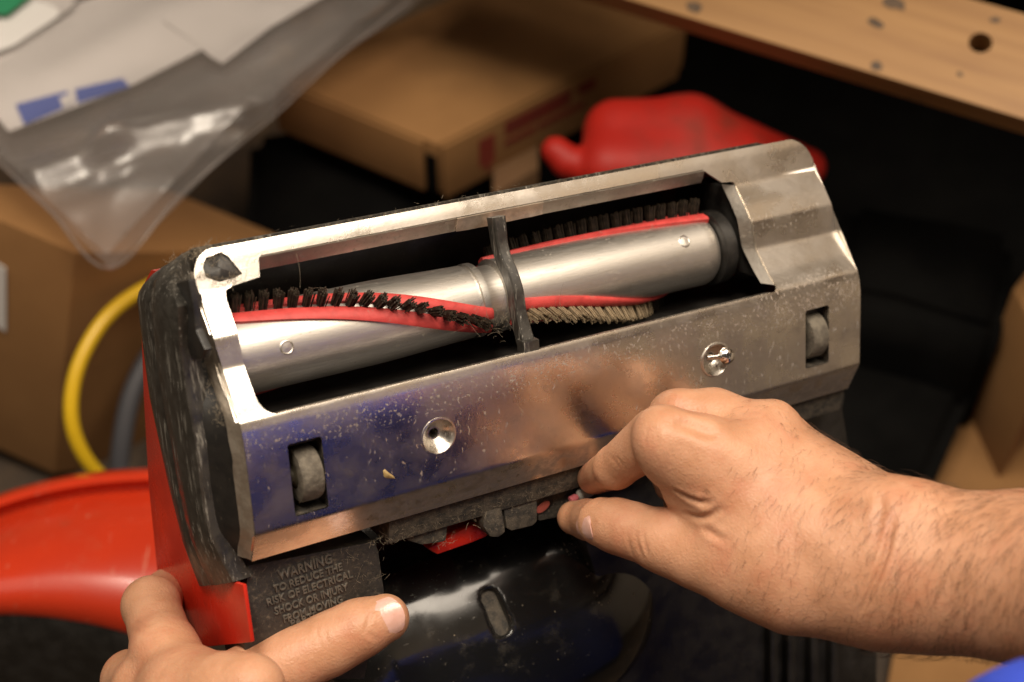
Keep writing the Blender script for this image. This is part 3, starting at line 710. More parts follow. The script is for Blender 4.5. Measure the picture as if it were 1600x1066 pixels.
vac_handle = bmesh.new(); tube(vac_handle, [(-0.03, -0.20, -0.10), (-0.03, -0.30, -0.13), (-0.03, -0.46, -0.17)], [0.04, 0.022, 0.016], 20); obj('handle_stem', vac_handle, BLACK, vac, angle=50)

# a fleck of dried glue on the plate
p = PS(606, 741); bm = bmesh.new(); pts_ = [(-0.002, 0.002), (-0.0012, 0.0026), (0.0002, 0.0008), (0.0022, -0.0012), (0.003, -0.0028), (0.0018, -0.0024), (-0.0002, -0.0018), (-0.0018, -0.0008)]
rows = [[(p[0] + x * k_, p[1] + y * k_, p[2] + z_) for x, y in pts_] for k_, z_ in ((1, 0.0001), (0.75, 0.0006), (0.05, 0.0008))]; loft(bm, rows, True); obj('glue_fleck', bm, material('dried_glue', (0.42, 0.30, 0.13), (0.30, 0.20, 0.08), rough=0.6, scale=900), plate, angle=60)
# loose screw lying in the right-hand seat
TOW = VR.T @ np.array([0, 0, 1.0])
def Vw(p): return VM[:3, :3] @ np.asarray(p, float) + VM[:3, 3]
hc_ = V(2, 0.0032, 1135, 556); sh_ = V(2, -0.0005, 1104, 559); tip_ = V(2, -0.0010, 1122, 577)
scr = thing('loose_screw', 'shiny cross-head screw sticking out of the right-hand hole of the steel plate', 'screw', Vw(sh_))
ax = hc_ - sh_; ax = ax / np.linalg.norm(ax); axw = VM[:3, :3] @ ax
bm = bmesh.new(); o = Vw(hc_); prof_s = [(0, 0.0012), (0.0012, 0.0012), (0.0013, 0.0020), (0.0026, 0.0017), (0.0037, 0.0006), (0.0039, -0.0004), (0.0034, -0.0010), (0.0016, -0.0011), (0, -0.0011)]
lathe(bm, prof_s, o, VM[:3, :3] @ (0.3 * ax + TOW), 32); obj('screw_head', bm, CHROME, scr, angle=40, off=scr.location)
bm = bmesh.new(); pr = []
for k, t in enumerate(np.linspace(0, np.linalg.norm(hc_ - sh_) + 0.001, 26)): pr.append((0.0013 + (0.0003 if k % 2 else 0), t))
lathe(bm, [(0, -0.0004)] + pr, Vw(sh_), axw, 16); obj('screw_shaft', bm, CHROME, scr, angle=30, off=scr.location)
bm = bmesh.new()
u_, s_, n_ = frame_of(VM[:3, :3] @ (0.3 * ax + TOW)); top = o + u_ * 0.00192
for d1, d2 in ((s_, n_), (n_, s_)): skew(bm, top - d1 * 0.0016 - d2 * 0.0003 - u_ * 0.001, d1 * 0.0032, d2 * 0.0006, u_ * 0.00112)
obj('cross_slot', bm, BLACK, scr, off=scr.location)

# small grey clip pinched in the right hand
pc = V(2, -0.014, 908, 773); cw_ = Vw(pc)
clip = thing('plastic_clip', 'tiny grey and pink plastic clip pinched between the right thumb and index finger', 'clip', cw_)
fa = VM[:3, :3] @ np.array([1, 0.25, 0]); fa /= np.linalg.norm(fa); _, fs, fn = frame_of(fa)
bm = bmesh.new(); tube(bm, [cw_ - fa * 0.0020, cw_ - fa * 0.001, cw_ + fa * 0.004, cw_ + fa * 0.010], [0.0016, 0.0026, 0.0030, 0.0026], 14); obj('clip_body', bm, GREYP, clip, angle=40, off=cw_)
bm = bmesh.new(); tube(bm, [cw_ - fa * 0.0062, cw_ - fa * 0.0058, cw_ - fa * 0.003, cw_ - fa * 0.0019], [0.0008, 0.0019, 0.0019, 0.0012], 14); obj('clip_tip', bm, PINKP, clip, angle=40, off=cw_)
# ------------------------------------------------------------------ floor and clutter behind
# beige wall of the workshop on the right, outside the frame: the steel plate mirrors it
wq = CAM_POS + cam_dir(1.25, -0.4, -0.5)
bm = bmesh.new(); box(bm, wq[0], wq[0] + 0.1, -1.4, 3.9, 0.002, 2.4); tag(obj('wall', bm, material('beige_wall', (0.55, 0.46, 0.36), (0.50, 0.41, 0.32), rough=0.8, scale=5), angle=0), 'beige workshop wall', None, None, 'structure')
ws = thing('reflection_boards', 'dark boards added out of view along the right wall to band the plate reflection', 'reflection boards', (wq[0], 0.2, 0.9))  # unseen boards added to put dark bands into the steel plate's reflection
for z0_, z1_, dpt in ((0.98, 1.01, 0.10), (1.17, 1.20, 0.12)):
    bm = bmesh.new(); box(bm, wq[0] - dpt, wq[0] - 0.001, -1.0, 1.6, z0_, z1_); obj('reflection_board', bm, material('dark_reflection_wood', (0.09, 0.05, 0.025), (0.13, 0.075, 0.035), rough=0.6, scale=20), ws, bevel=0.003, off=ws.location)
bm = bmesh.new(); add(bm, [(-3, -1.5, 0), (3, -1.5, 0), (3, 4, 0), (-3, 4, 0)], [(0, 1, 2, 3)]); tag(obj('floor', bm, FLOORM, angle=0), 'dark brown workshop floor', None, None, 'structure')

# flat shipping box, three corners of its lid on one level
z = 0.20
A, B_, C_ = FL(684, 226, z), FL(428, 122, z), FL(1075, 30, z)
e1, e2 = B_ - A, C_ - A; e1[2] = e2[2] = 0; e2 = e2 * 1.0; dn = np.array([0, 0, -0.052])
fb = thing('shipping_box', 'flat brown cardboard box with red print along its side, in the middle behind the vacuum', 'box', A + dn)
bm = bmesh.new(); skew(bm, A + dn, e1, e2, -dn); obj('box_body', bm, CARD, fb, bevel=0.002, off=fb.location)
u1, u2 = e1 / np.linalg.norm(e1), e2 / np.linalg.norm(e2)
def outw(u, w): n = np.cross(u, (0, 0, 1)); n /= np.linalg.norm(n); return n if n @ (np.array([0, 0, 1.0]) - u1 - u2) > -5 and n @ w < 0 else -n
nL, nR = outw(u1, e2), outw(u2, e1)
bm = bmesh.new(); skew(bm, A + u1 * 0.012 + nL * 0.001 + dn, e1 - u1 * 0.012, nL * 0.003, -dn * 0.97); obj('front_flap', bm, CARD, fb, bevel=0.001, off=fb.location)
bm = bmesh.new(); skew(bm, A + nR * 0.001 + dn * 1.08 + u2 * 0.002, e2 * 0.96, nR * 0.003, -dn * 1.05); obj('side_flap', bm, CARD, fb, bevel=0.001, off=fb.location)
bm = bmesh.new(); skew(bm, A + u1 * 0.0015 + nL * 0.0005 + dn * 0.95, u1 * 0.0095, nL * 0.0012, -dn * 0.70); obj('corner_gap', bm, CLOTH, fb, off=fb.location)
for s0, s1, h0, h1 in ((0.14, 0.20, 0.25, 0.80), (0.24, 0.50, 0.14, 0.42), (0.24, 0.36, 0.52, 0.64), (0.37, 0.56, 0.52, 0.64), (0.165, 0.185, 0.80, 0.95), (0.53, 0.60, 0.16, 0.34)):
    bm = bmesh.new(); skew(bm, A + nR * 0.0041 + e2 * s0 + dn * h1, e2 * (s1 - s0), nR * 0.0004, -dn * (h1 - h0)); obj('printed_mark', bm, INKR, fb, off=fb.location)
# what the box rests on
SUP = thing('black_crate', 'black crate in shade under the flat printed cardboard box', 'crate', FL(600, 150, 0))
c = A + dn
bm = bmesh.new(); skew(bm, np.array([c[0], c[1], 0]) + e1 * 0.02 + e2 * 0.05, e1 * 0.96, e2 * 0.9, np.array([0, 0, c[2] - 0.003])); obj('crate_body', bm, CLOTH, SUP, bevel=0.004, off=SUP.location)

# tall carton at the left edge
c0 = W(84, 742, 1.20); c1 = W(117, 394, 1.03); cl_ = W(-140, 640, 1.22); cr_ = W(420, 700, 1.36)
ct = thing('tall_carton', 'tall brown cardboard carton with a white label at the left edge', 'box', c0)
bm = bmesh.new(); skew(bm, c0, cl_ - c0, cr_ - c0, c1 - c0); obj('carton_body', bm, CARD, ct, bevel=0.003, off=c0)
nl = np.cross(cl_ - c0, c1 - c0); nl /= np.linalg.norm(nl); nl = nl if nl @ (CAM_POS - c0) > 0 else -nl
q0 = W(12, 420, 1.0)
tt_ = ((c0 - CAM_POS) @ nl)
def onl(px, py): r = CR @ ray(px, py); return CAM_POS + r * (tt_ / (r @ nl))
bm = bmesh.new(); a_, b_, d_ = onl(11, 517), onl(-60, 470), onl(11, 418); skew(bm, a_ + nl * 0.001, b_ - a_, d_ - a_, nl * 0.0006); obj('shipping_label', bm, PAPER, ct, off=c0)

# pine rail of the workbench, top right
p0, p1, p2 = W(880, -32, 1.06), W(1700, 216, 0.955), W(880, -240, 1.10)
wb = thing('workbench_rail', 'lightly stained pine board with a bolt hole crossing the upper right corner', 'board', p0)
back = (W(1200, 60, 1.05) - W(1200, 60, 1.0)); back = back / np.linalg.norm(back)
ex = p1 - p0; ey = p2 - p0; L_ = np.linalg.norm(ex); ux = ex / L_; uy = ey - ux * (ey @ ux); uy /= np.linalg.norm(uy); un = np.cross(ux, uy); un = un if un @ back < 0 else -un
def onw(px, py):
    r = CR @ ray(px, py); t = ((p0 - CAM_POS) @ un) / (r @ un); q = CAM_POS + r * t - p0; return q @ ux, q @ uy
hw = abs(onw(1600, 22)[1] - 0.0)
hx, hy = onw(1532, 67)
v2, f2 = cdt([(-0.15, 0), (L_ + 0.2, 0), (L_ + 0.2, hw), (-0.15, hw)], [circ((hx, hy), 0.0075, 24)], [], [(x, y) for x in np.linspace(-0.1, L_ + 0.1, 30) for y in (hw * 0.25, hw * 0.5, hw * 0.75)])
bm = bmesh.new(); add(bm, [(x, y, 0) for x, y in v2], f2); bmesh.ops.recalc_face_normals(bm, faces=bm.faces); bm.normal_update()
if bm.faces[0].normal.z < 0: bmesh.ops.reverse_faces(bm, faces=bm.faces)
bmesh.ops.solidify(bm, geom=bm.faces[:], thickness=0.019)
ztop = max(v.co.z for v in bm.verts)
wo = obj('board', bm, WOOD, wb, angle=30); WOM = Matrix(((ux[0], uy[0], un[0], 0), (ux[1], uy[1], un[1], 0), (ux[2], uy[2], un[2], 0), (0, 0, 0, 1))); wo.matrix_local = WOM
for px, py, r in ((1395, 4, 0.008), (1372, 38, 0.004), (1362, 33, 0.003), (1085, 12, 0.005), (1555, 32, 0.003), (1370, 104, 0.004), (1500, 116, 0.002)):
    x, y = onw(px, py); bm = bmesh.new(); add(bm, [(x + 1.15 * r * (0.7 + 0.5 * random.random()) * math.cos(q), y + 1.15 * r * (0.4 + 0.5 * random.random()) * math.sin(q), ztop + 0.0004) for q in np.linspace(0, 6.28, 12, endpoint=False)], [tuple(range(12))])
    s = obj('dark_stain', bm, STAINM, wb, angle=0); s.matrix_local = WOM
LEGP = p0 + ux * (L_ + 0.1) + uy * hw * 0.5 - un * 0.02
bm = bmesh.new(); box(bm, LEGP[0] - 0.03, LEGP[0] + 0.03, LEGP[1], LEGP[1] + 0.06, 0, LEGP[2] - 0.004); obj('leg', bm, WOOD, wb, off=p0)
# bench added out of view, its top placed to shade the clutter
bx = thing('workbench', 'dark workbench added out of view, its top placed to shade the boxes behind the vacuum', 'workbench', (0.6, 1.2, 0))
bm = bmesh.new(); box(bm, -0.12, 1.22, 0.795, 1.75, 0.72, 0.75); obj('shading_top', bm, CARDD, bx, bevel=0.003, off=bx.location)
for x in (-0.08, 1.16):
    for y in (1.60, 1.70)[:1]:
        bm = bmesh.new(); box(bm, x, x + 0.05, y, y + 0.05, 0.002, 0.719); obj('leg', bm, CARDD, bx, off=bx.location)
# red moulded cover behind the plate
cc = W(1040, 235, 1.05)
fl_ = Field(cc - 0.22, cc + 0.22, 0.004)
fl_.cone(W(962, 206, 1.08), W(1075, 215, 1.09), 0.023, 0.029, 0.006); fl_.cone(W(1075, 215, 1.09), W(1262, 262, 1.12), 0.029, 0.014, 0.01); fl_.cone(W(950, 262, 1.06), W(1150, 275, 1.08), 0.022, 0.03, 0.02)
fl_.cone(W(868, 236, 1.06), W(885, 250, 1.06), 0.0105, 0.0115, 0.004); fl_.cone(W(885, 258, 1.06), W(980, 275, 1.06), 0.009, 0.016, 0.005)
vv, ff = fl_.mesh(); o = pobj('red_machine_cover', vv, ff, REDM, smooth=True); tag(o, 'rounded red plastic cover lying behind the far end of the steel plate', 'cover')

# black bags
def softbox(name, label, o, e1, e2, e3, mat, amp=0.006, cuts=12):
    bm = bmesh.new(); skew(bm, (0, 0, 0), e1, e2, e3); bmesh.ops.recalc_face_normals(bm, faces=bm.faces)
    bmesh.ops.bevel(bm, geom=bm.edges[:], offset=0.012, segments=3, affect='EDGES'); bmesh.ops.subdivide_edges(bm, edges=bm.edges[:], cuts=2, use_grid_fill=True)
    for v in bm.verts: v.co += Vector((1, 1, 1)) * amp * mnoise.noise(v.co * 14)
    r = obj(name, bm, mat, None, angle=180); r.location = Vector([float(x) for x in o]); return r
z = 0.14
A2 = FL(1300, 452, z); B2 = FL(1575, 520, z); C2 = FL(1330, 300, z)
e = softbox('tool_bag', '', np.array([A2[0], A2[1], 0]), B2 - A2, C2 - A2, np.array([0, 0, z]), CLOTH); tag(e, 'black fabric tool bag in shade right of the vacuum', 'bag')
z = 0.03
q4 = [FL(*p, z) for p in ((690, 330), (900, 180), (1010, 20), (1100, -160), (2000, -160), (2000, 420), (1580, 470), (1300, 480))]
bm = bmesh.new(); prism(bm, [(p[0], p[1]) for p in q4], lambda x, y, q: (x, y, q), 0.004, z); tag(obj('black_shade_sheet', bm, CLOTH, None, bevel=0.004), 'black sheet standing in for the deep shade under the pine board', 'shade sheet')  # flat black sheet over the floor, stands in for the shadow under the bench
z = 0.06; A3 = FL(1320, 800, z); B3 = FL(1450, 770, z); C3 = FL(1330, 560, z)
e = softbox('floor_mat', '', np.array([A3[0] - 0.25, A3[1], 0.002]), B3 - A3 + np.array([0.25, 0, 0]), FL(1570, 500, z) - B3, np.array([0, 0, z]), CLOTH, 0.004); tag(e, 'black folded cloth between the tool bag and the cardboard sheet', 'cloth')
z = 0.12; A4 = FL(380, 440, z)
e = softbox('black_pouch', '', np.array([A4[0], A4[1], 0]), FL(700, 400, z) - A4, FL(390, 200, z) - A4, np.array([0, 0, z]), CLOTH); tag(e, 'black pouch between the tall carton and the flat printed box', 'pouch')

# cardboard lying on the floor at the right
z = 0.012
quad = [FL(*q, z) for q in ((1380, 1110), (1435, 800), (1522, 572), (1600, 528), (1760, 520), (1760, 1110))]
sh = bmesh.new(); prism(sh, [(p[0], p[1]) for p in quad], lambda x, y, q: (x, y, q), z - 0.004, z); o = obj('cardboard_sheet', sh, CARD, None, bevel=0.001); tag(o, 'plain brown cardboard sheet lying on the floor at the right edge', 'cardboard')
z = 0.16
a_ = FL(1583, 452, z); b_ = FL(1640, 560, z); c_ = FL(1625, 395, z)
bm = bmesh.new(); skew(bm, (a_[0], a_[1], 0), b_ - a_, c_ - a_, (0, 0, z)); tag(obj('small_carton', bm, CARD, None, bevel=0.002), 'corner of a brown carton cut off by the right edge above the cardboard sheet', 'box')
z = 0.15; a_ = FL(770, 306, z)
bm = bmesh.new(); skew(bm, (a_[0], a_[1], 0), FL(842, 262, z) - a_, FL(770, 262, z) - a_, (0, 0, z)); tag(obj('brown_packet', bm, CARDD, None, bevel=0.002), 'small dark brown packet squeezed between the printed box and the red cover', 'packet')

# hoses
bm = bmesh.new(); tube(bm, catmull([W(*q) for q in ((420, 420, 1.12), (300, 425, 1.10), (225, 452, 1.08), (165, 498, 1.06), (124, 568, 1.05), (111, 640, 1.05), (125, 700, 1.06), (165, 752, 1.08), (260, 830, 1.12))], 8), 0.0052, 14)
tag(obj('yellow_hose', bm, YEL, None, angle=60), 'bright yellow hose looping out from behind the left side of the vacuum', 'hose')
bm = bmesh.new(); tube(bm, catmull([W(*q) for q in ((330, 480, 1.16), (255, 530, 1.14), (212, 600, 1.13), (192, 680, 1.13), (190, 760, 1.14), (230, 860, 1.16))], 8), 0.0075, 14)
tag(obj('grey_hose', bm, GREYH, None, angle=60), 'dark grey hose curving down beside the yellow one', 'hose')

# red hood of another cleaner, bottom left
def curve_px(pts, d): return [W(x, y, d) for x, y in pts]
xs = [(-80, 802), (-30, 784), (20, 766), (80, 750), (150, 738), (230, 732), (320, 730)]
rows = []
for dy, d, sl_ in ((14, 0.985, 0), (2, 0.965, 0), (-1, 0.955, 0), (6, 0.945, 0), (18, 0.945, 0), (24, 0.953, 0), (34, 0.955, 0), (60, 0.930, .1), (100, 0.905, .3), (150, 0.888, .6), (200, 0.88, .85), (232, 0.884, 1.0), (240, 0.89, 1.0)):
    rows.append(catmull([W(x + 0 * sl_, y + dy + sl_ * ((x + 80) * 0.34 - 76), d) for x, y in xs], 6))
rh = thing('red_hood', 'glossy red plastic hood with raised rim and black base behind the left hand', 'hood', rows[0][10])
bm = bmesh.new(); loft(bm, rows); bmesh.ops.recalc_face_normals(bm, faces=bm.faces); bmesh.ops.solidify(bm, geom=bm.faces[:], thickness=0.003); obj('red_shell', bm, REDO, rh, angle=60, off=rh.location)
last = rows[-1]; dn2 = np.array([0, -0.01, -0.16])
bm = bmesh.new(); bk2 = [p + np.array([0, 0.05, -0.01]) for p in last]
loft(bm, [[p + np.array([0, 0.006, 0.004]) for p in last], [p + np.array([0, -0.004, -0.008]) for p in last], [p + dn2 for p in last]]); bmesh.ops.recalc_face_normals(bm, faces=bm.faces); bmesh.ops.solidify(bm, geom=bm.faces[:], thickness=0.004); obj('black_base', bm, BLACK, rh, angle=60, off=rh.location)

# clear plastic bag with papers, top left
zb = 0.285
BAGM = bpy.data.materials.new('clear_bag_film'); BAGM.use_nodes = True
nt = BAGM.node_tree; nt.nodes.remove(nt.nodes['Principled BSDF']); N_ = nt.nodes.new
tr, gl, df, m1, m2, fr_, ns = (N_('ShaderNode' + k) for k in ('BsdfTransparent', 'BsdfGlossy', 'BsdfDiffuse', 'MixShader', 'MixShader', 'LayerWeight', 'TexNoise'))
tr.inputs[0].default_value = (0.92, 0.90, 0.90, 1); gl.inputs[0].default_value = (1, 1, 1, 1); gl.inputs[1].default_value = 0.27; df.inputs[0].default_value = (0.60, 0.55, 0.52, 1)
fr_.inputs[0].default_value = 0.5; mr_ = N_('ShaderNodeMapRange'); mr_.inputs[1].default_value = 0.1; mr_.inputs[3].default_value = 0.05; mr_.inputs[4].default_value = 0.55; nt.links.new(fr_.outputs[1], mr_.inputs[0]); bp_ = N_('ShaderNodeBump'); bp_.inputs['Strength'].default_value = 0.05; bp_.inputs['Distance'].default_value = 0.006
tc_ = N_('ShaderNodeTexCoord'); nt.links.new(tc_.outputs['Object'], ns.inputs['Vector']); ns.inputs['Scale'].default_value = 22; ns.inputs['Detail'].default_value = 4
nt.links.new(ns.outputs[0], bp_.inputs['Height'])
for n_ in (gl, fr_): nt.links.new(bp_.outputs[0], n_.inputs['Normal'])
m1.inputs[0].default_value = 0.10; nt.links.new(tr.outputs[0], m1.inputs[1]); nt.links.new(df.outputs[0], m1.inputs[2])
nt.links.new(mr_.outputs[0], m2.inputs[0]); nt.links.new(m1.outputs[0], m2.inputs[1]); nt.links.new(gl.outputs[0], m2.inputs[2]); nt.links.new(m2.outputs[0], nt.nodes['Material Output'].inputs[0])
FOLDS = [([FL(*q, zb)[:2] for q in f], a, w) for f, a, w in (
    (((40, 312), (110, 285), (185, 258)), 0.012, 0.011), (((182, 268), (240, 245), (310, 222), (392, 206)), 0.013, 0.011), (((205, 238), (290, 175), (390, 105), (520, 40)), 0.006, 0.016),
    (((330, 250), (430, 165), (560, 60)), 0.005, 0.014), (((60, 250), (120, 220), (260, 150)), 0.003, 0.016), (((110, 350), (190, 320), (260, 300)), 0.004, 0.014), (((160, 405), (190, 330), (240, 270)), 0.003, 0.012), (((440, 40), (560, -40)), 0.008, 0.02), (((100, 130), (260, 40), (420, 5)), 0.004, 0.018))]
def foldz(x, y):
    z_ = 0
    for P, a, w in FOLDS:
        d = 9
        for p, q in zip(P[:-1], P[1:]):
            e = q - p; t = max(0, min(1, ((x - p[0]) * e[0] + (y - p[1]) * e[1]) / (e @ e))); d = min(d, math.hypot(x - p[0] - t * e[0], y - p[1] - t * e[1]))
        z_ += a * math.exp(-(d / w) ** 2)
    return z_
def bagz(x, y):
    p = Vector((x * 9, y * 9, 0.3)); return 0.010 * mnoise.noise(p) + 0.004 * mnoise.noise(Vector((x * 5 + y * 11, y * 7 - x * 3, 4.0)) ) + 0.0012 * mnoise.noise(p * 3)
bagpoly = [(172, 415), (80, 330), (0, 255), (-130, 130), (-200, -160), (820, -160), (640, 0), (560, 62), (480, 130), (430, 175), (385, 215), (280, 310)]
bp3 = [FL(x, y, zb) for x, y in bagpoly]; bag_o = bp3[0]
bg_ = thing('plastic_bag', 'crumpled clear plastic bag holding papers in the top left corner', 'bag', bag_o)
for nm, dz, sd in (('front_film', 0.012, 0), ('back_film', -0.006, 5)):
    g = []
    for i in range(110):
        for j in range(110):
            x = min(p[0] for p in bp3) + (i + random.uniform(-.2, .2)) / 109 * (max(p[0] for p in bp3) - min(p[0] for p in bp3)); y = min(p[1] for p in bp3) + (j + random.uniform(-.2, .2)) / 109 * (max(p[1] for p in bp3) - min(p[1] for p in bp3))
            if inside([(p[0], p[1]) for p in bp3], x, y): g.append((x, y))
    v2, f2 = cdt([(p[0], p[1]) for p in bp3], [], [], g)
    bm = bmesh.new(); add(bm, [(x, y, zb + dz + bagz(x + sd, y) + (foldz(x, y) if sd == 0 else 0.4 * foldz(x + 0.01, y))) for x, y in v2], f2); bmesh.ops.recalc_face_normals(bm, faces=bm.faces)
    obj(nm, bm, BAGM, bg_, angle=180, off=bag_o)
edge_pts = catmull([FL(x, y, zb + 0.008) for x, y in ((640, 0), (560, 62), (480, 130), (385, 215), (280, 310), (172, 415), (80, 330), (0, 255), (-130, 130))], 6)
bm = bmesh.new(); tube(bm, [p + np.array([0, 0, bagz(p[0], p[1]) * 0.6]) for p in edge_pts], 0.0011, 6); obj('heat_seal', bm, BAGM, bg_, angle=60, off=bag_o)
zp = zb + 0.004
def sheet(name, pts, z, mat, label, cat, amp=0.004, parent=None, off=None, th=0.0005):
    P3 = [FL(x, y, z) for x, y in pts]; poly = [(p[0], p[1]) for p in P3]
    x0, x1, y0, y1 = min(p[0] for p in poly), max(p[0] for p in poly), min(p[1] for p in poly), max(p[1] for p in poly)
    g = [(x, y) for x in np.linspace(x0, x1, 18) for y in np.linspace(y0, y1, 18) if inside(poly, x, y)]
    v2, f2 = cdt(poly, [], [], g); bm = bmesh.new(); add(bm, [(x, y, z + amp * mnoise.noise(Vector((x * 6, y * 6, 1.7)))) for x, y in v2], f2); bmesh.ops.recalc_face_normals(bm, faces=bm.faces)
    bm.normal_update()
    if sum(f.normal.z for f in bm.faces) < 0: bmesh.ops.reverse_faces(bm, faces=bm.faces)
    bmesh.ops.solidify(bm, geom=bm.faces[:], thickness=th); o = obj(name, bm, mat, parent, angle=40, recalc=False, off=off)
    if label: tag(o, label, cat)
    return o
pp = thing('printed_paper', 'white sheet of paper with a blue banner inside the clear bag', 'paper', FL(20, 200, zp))
sheet('paper_sheet', [(14, 206), (-60, 120), (-20, 60), (130, 0), (330, -60), (520, -60), (340, 62), (318, 70), (200, 130)], zp, PAPER, None, None, parent=pp, off=pp.location)
sheet('blue_banner', [(24, 163), (104, 139), (112, 160), (38, 195)], zp + 0.0012, BLUEP, None, None, parent=pp, off=pp.location, th=0.0003)
sheet('blue_banner', [(116, 136), (190, 117), (201, 130), (120, 158)], zp + 0.0012, BLUEP, None, None, parent=pp, off=pp.location, th=0.0003)
sheet('white_mark', [(92, 150), (106, 144), (112, 158), (98, 166)], zp + 0.0020, PAPER, None, None, parent=pp, off=pp.location, th=0.0003)
sheet('loose_leaflet', [(-30, 90), (0, 22), (60, -30), (140, -40), (110, 10), (20, 70)], zp + 0.006, PAPER, 'white leaflet at the very corner of the bag beside a green print', 'leaflet')
sheet('green_card', [(-20, 20), (-10, 0), (30, -20), (50, -10), (10, 22)], zp + 0.012, GREENP, 'green printed card peeking in at the top left corner', 'card')
sheet('white_envelope', [(250, 20), (330, -60), (640, -90), (420, 30), (345, 85), (325, 72), (300, 50)], zp + 0.007, PAPER, 'pale envelope under the folded right half of the clear bag', 'envelope', amp=0.012)
# ------------------------------------------------------------------ the person: two hands and arms, blue shirt
def depth_of(p): return -(CR.T @ (np.asarray(p) - CAM_POS))[2]
DCL = depth_of(cw_)
per = thing('person', 'person in a blue shirt holding the vacuum head while pinching a tiny clip', 'person', W(1500, 1500, 0.45))
PL_ = np.array(per.location)


def chain(fld, pts, k=0.005, flat=None):
    q = [(W(x, y, d), r) for x, y, d, r in pts]
    for (a, r1), (b, r2) in zip(q[:-1], q[1:]): fld.cone(a, b, r1, r2, k, flat)
    return [a for a, r in q]


def field_for(pts, vs, m=0.05):
    P3 = np.array([W(x, y, d) for x, y, d in pts]); return Field(P3.min(0) - m, P3.max(0) + m, vs)


VXL = 0.00095
# ---- right hand
dt = DCL - 0.004
R_ = field_for([(860, 600, 0.64), (860, 830, 0.66), (1750, 760, 0.52), (1750, 1060, 0.52), (1200, 600, 0.70), (1300, 1000, 0.56), (1100, 800, 0.69)], VXL, 0.022)
WR = (1395, 884, 0.585)
chain(R_, [(1165, 735, 0.605, 0.0150), (1340, 878, 0.588, 0.0205)], 0.010)
chain(R_, [(1186, 688, 0.612, 0.0140), (1350, 838, 0.590, 0.0200)], 0.010)
chain(R_, [(1213, 692, 0.628, 0.0135), (1362, 826, 0.600, 0.0190)], 0.010)
chain(R_, [(1238, 706, 0.645, 0.0125), (1375, 822, 0.607, 0.0180)], 0.010)
chain(R_, [(1342, 880, 0.590, 0.024), (1400, 886, 0.585, 0.0262), (1470, 893, 0.575, 0.0262), (1620, 903, 0.555, 0.0285), (1800, 930, 0.52, 0.033), (1960, 960, 0.49, 0.037)], 0.016)
# index
chain(R_, [(1165, 735, 0.605, 0.0152), (1105, 712, 0.600, 0.0146), (1042, 688, 0.598, 0.0136)], 0.006)
chain(R_, [(1100, 735, 0.600, 0.0125), (1052, 724, 0.602, 0.0105)], 0.008)
chain(R_, [(1024, 682, 0.608, 0.0112), (962, 730, 0.630, 0.0090), (928, 747, dt - 0.004, 0.0072)], 0.0020)
R_.cone(W(1098, 748, 0.600), W(1066, 768, 0.607), 0.0100, 0.0070, 0.006)              # soft base of the index finger
# middle, ring, little: curled behind
chain(R_, [(1186, 684, 0.614, 0.0142), (1115, 656, 0.622, 0.0122), (1055, 652, 0.628, 0.0112)], 0.004)
chain(R_, [(1055, 652, 0.630, 0.0108), (1035, 708, 0.664, 0.0088), (1050, 758, 0.672, 0.0078)], 0.002)
chain(R_, [(1213, 690, 0.630, 0.0132), (1150, 672, 0.645, 0.0115), (1105, 672, 0.650, 0.0104)], 0.004)
chain(R_, [(1105, 672, 0.650, 0.0100), (1062, 735, 0.674, 0.0086), (1065, 790, 0.678, 0.0078)], 0.002)
chain(R_, [(1238, 706, 0.647, 0.0120), (1190, 700, 0.664, 0.0100), (1160, 705, 0.668, 0.0092)], 0.004)
chain(R_, [(1160, 705, 0.668, 0.0090), (1125, 765, 0.684, 0.0076), (1125, 810, 0.684, 0.0070)], 0.002)
# thumb
chain(R_, [(1235, 915, 0.592, 0.0165), (1340, 900, 0.588, 0.0235)], 0.014)
chain(R_, [(1090, 866, 0.608, 0.0124), (1160, 890, 0.599, 0.0142), (1235, 912, 0.592, 0.0168)], 0.010)
chain(R_, [(1090, 866, 0.608, 0.0124), (1040, 846, 0.616, 0.0117), (988, 829, 0.625, 0.0109)], 0.007)
chain(R_, [(988, 829, 0.625, 0.0108), (962, 822, 0.631, 0.0104), (940, 816, 0.637, 0.0098)], 0.004)
chain(R_, [(940, 816, 0.637, 0.0098), (918, 812, dt - 0.008, 0.0088), (897, 809, dt - 0.003, 0.0074)], 0.0015)
# folds between thumb and index
chain(R_, [(1165, 790, 0.600, 0.0160), (1235, 850, 0.592, 0.0190)], 0.012)
chain(R_, [(1085, 800, 0.606, 0.0050), (1130, 808, 0.600, 0.0080)], 0.004)
chain(R_, [(1068, 770, 0.607, 0.0070), (1110, 775, 0.600, 0.0100)], 0.004)
chain(R_, [(1150, 850, 0.602, 0.0150), (1200, 870, 0.595, 0.0180)], 0.010)
# knuckle bumps and tendons
for x, y, d, r in ((1178, 690, 0.6005, 0.0062), (1215, 655, 0.613, 0.0060), (1155, 720, 0.5935, 0.0060), (1060, 634, 0.620, 0.0050), (1025, 668, 0.5995, 0.0050)):
    R_.cone(W(x, y, d), W(x + 6, y + 6, d), r, r, 0.008)
for p, q in (((1190, 715, 0.5985), (1320, 830, 0.5720)), ((1180, 745, 0.5945), (1310, 868, 0.5690)), ((1225, 690, 0.6130), (1330, 800, 0.5830))):
    R_.cone(W(*p), W(*q), 0.0026, 0.0022, 0.009)
R_.cone(W(1382, 800, 0.575), W(1420, 806, 0.572), 0.011, 0.010, 0.014)                 # wrist bone


CREASES = {'R': [], 'L': []}


def groove(fld, pts, w=0.0012, depth=0.0005): CREASES[fld].append((pts, w, depth))


def path(*p): return [tuple(q) for q in catmull([np.array(x, float) for x in p], 6)]


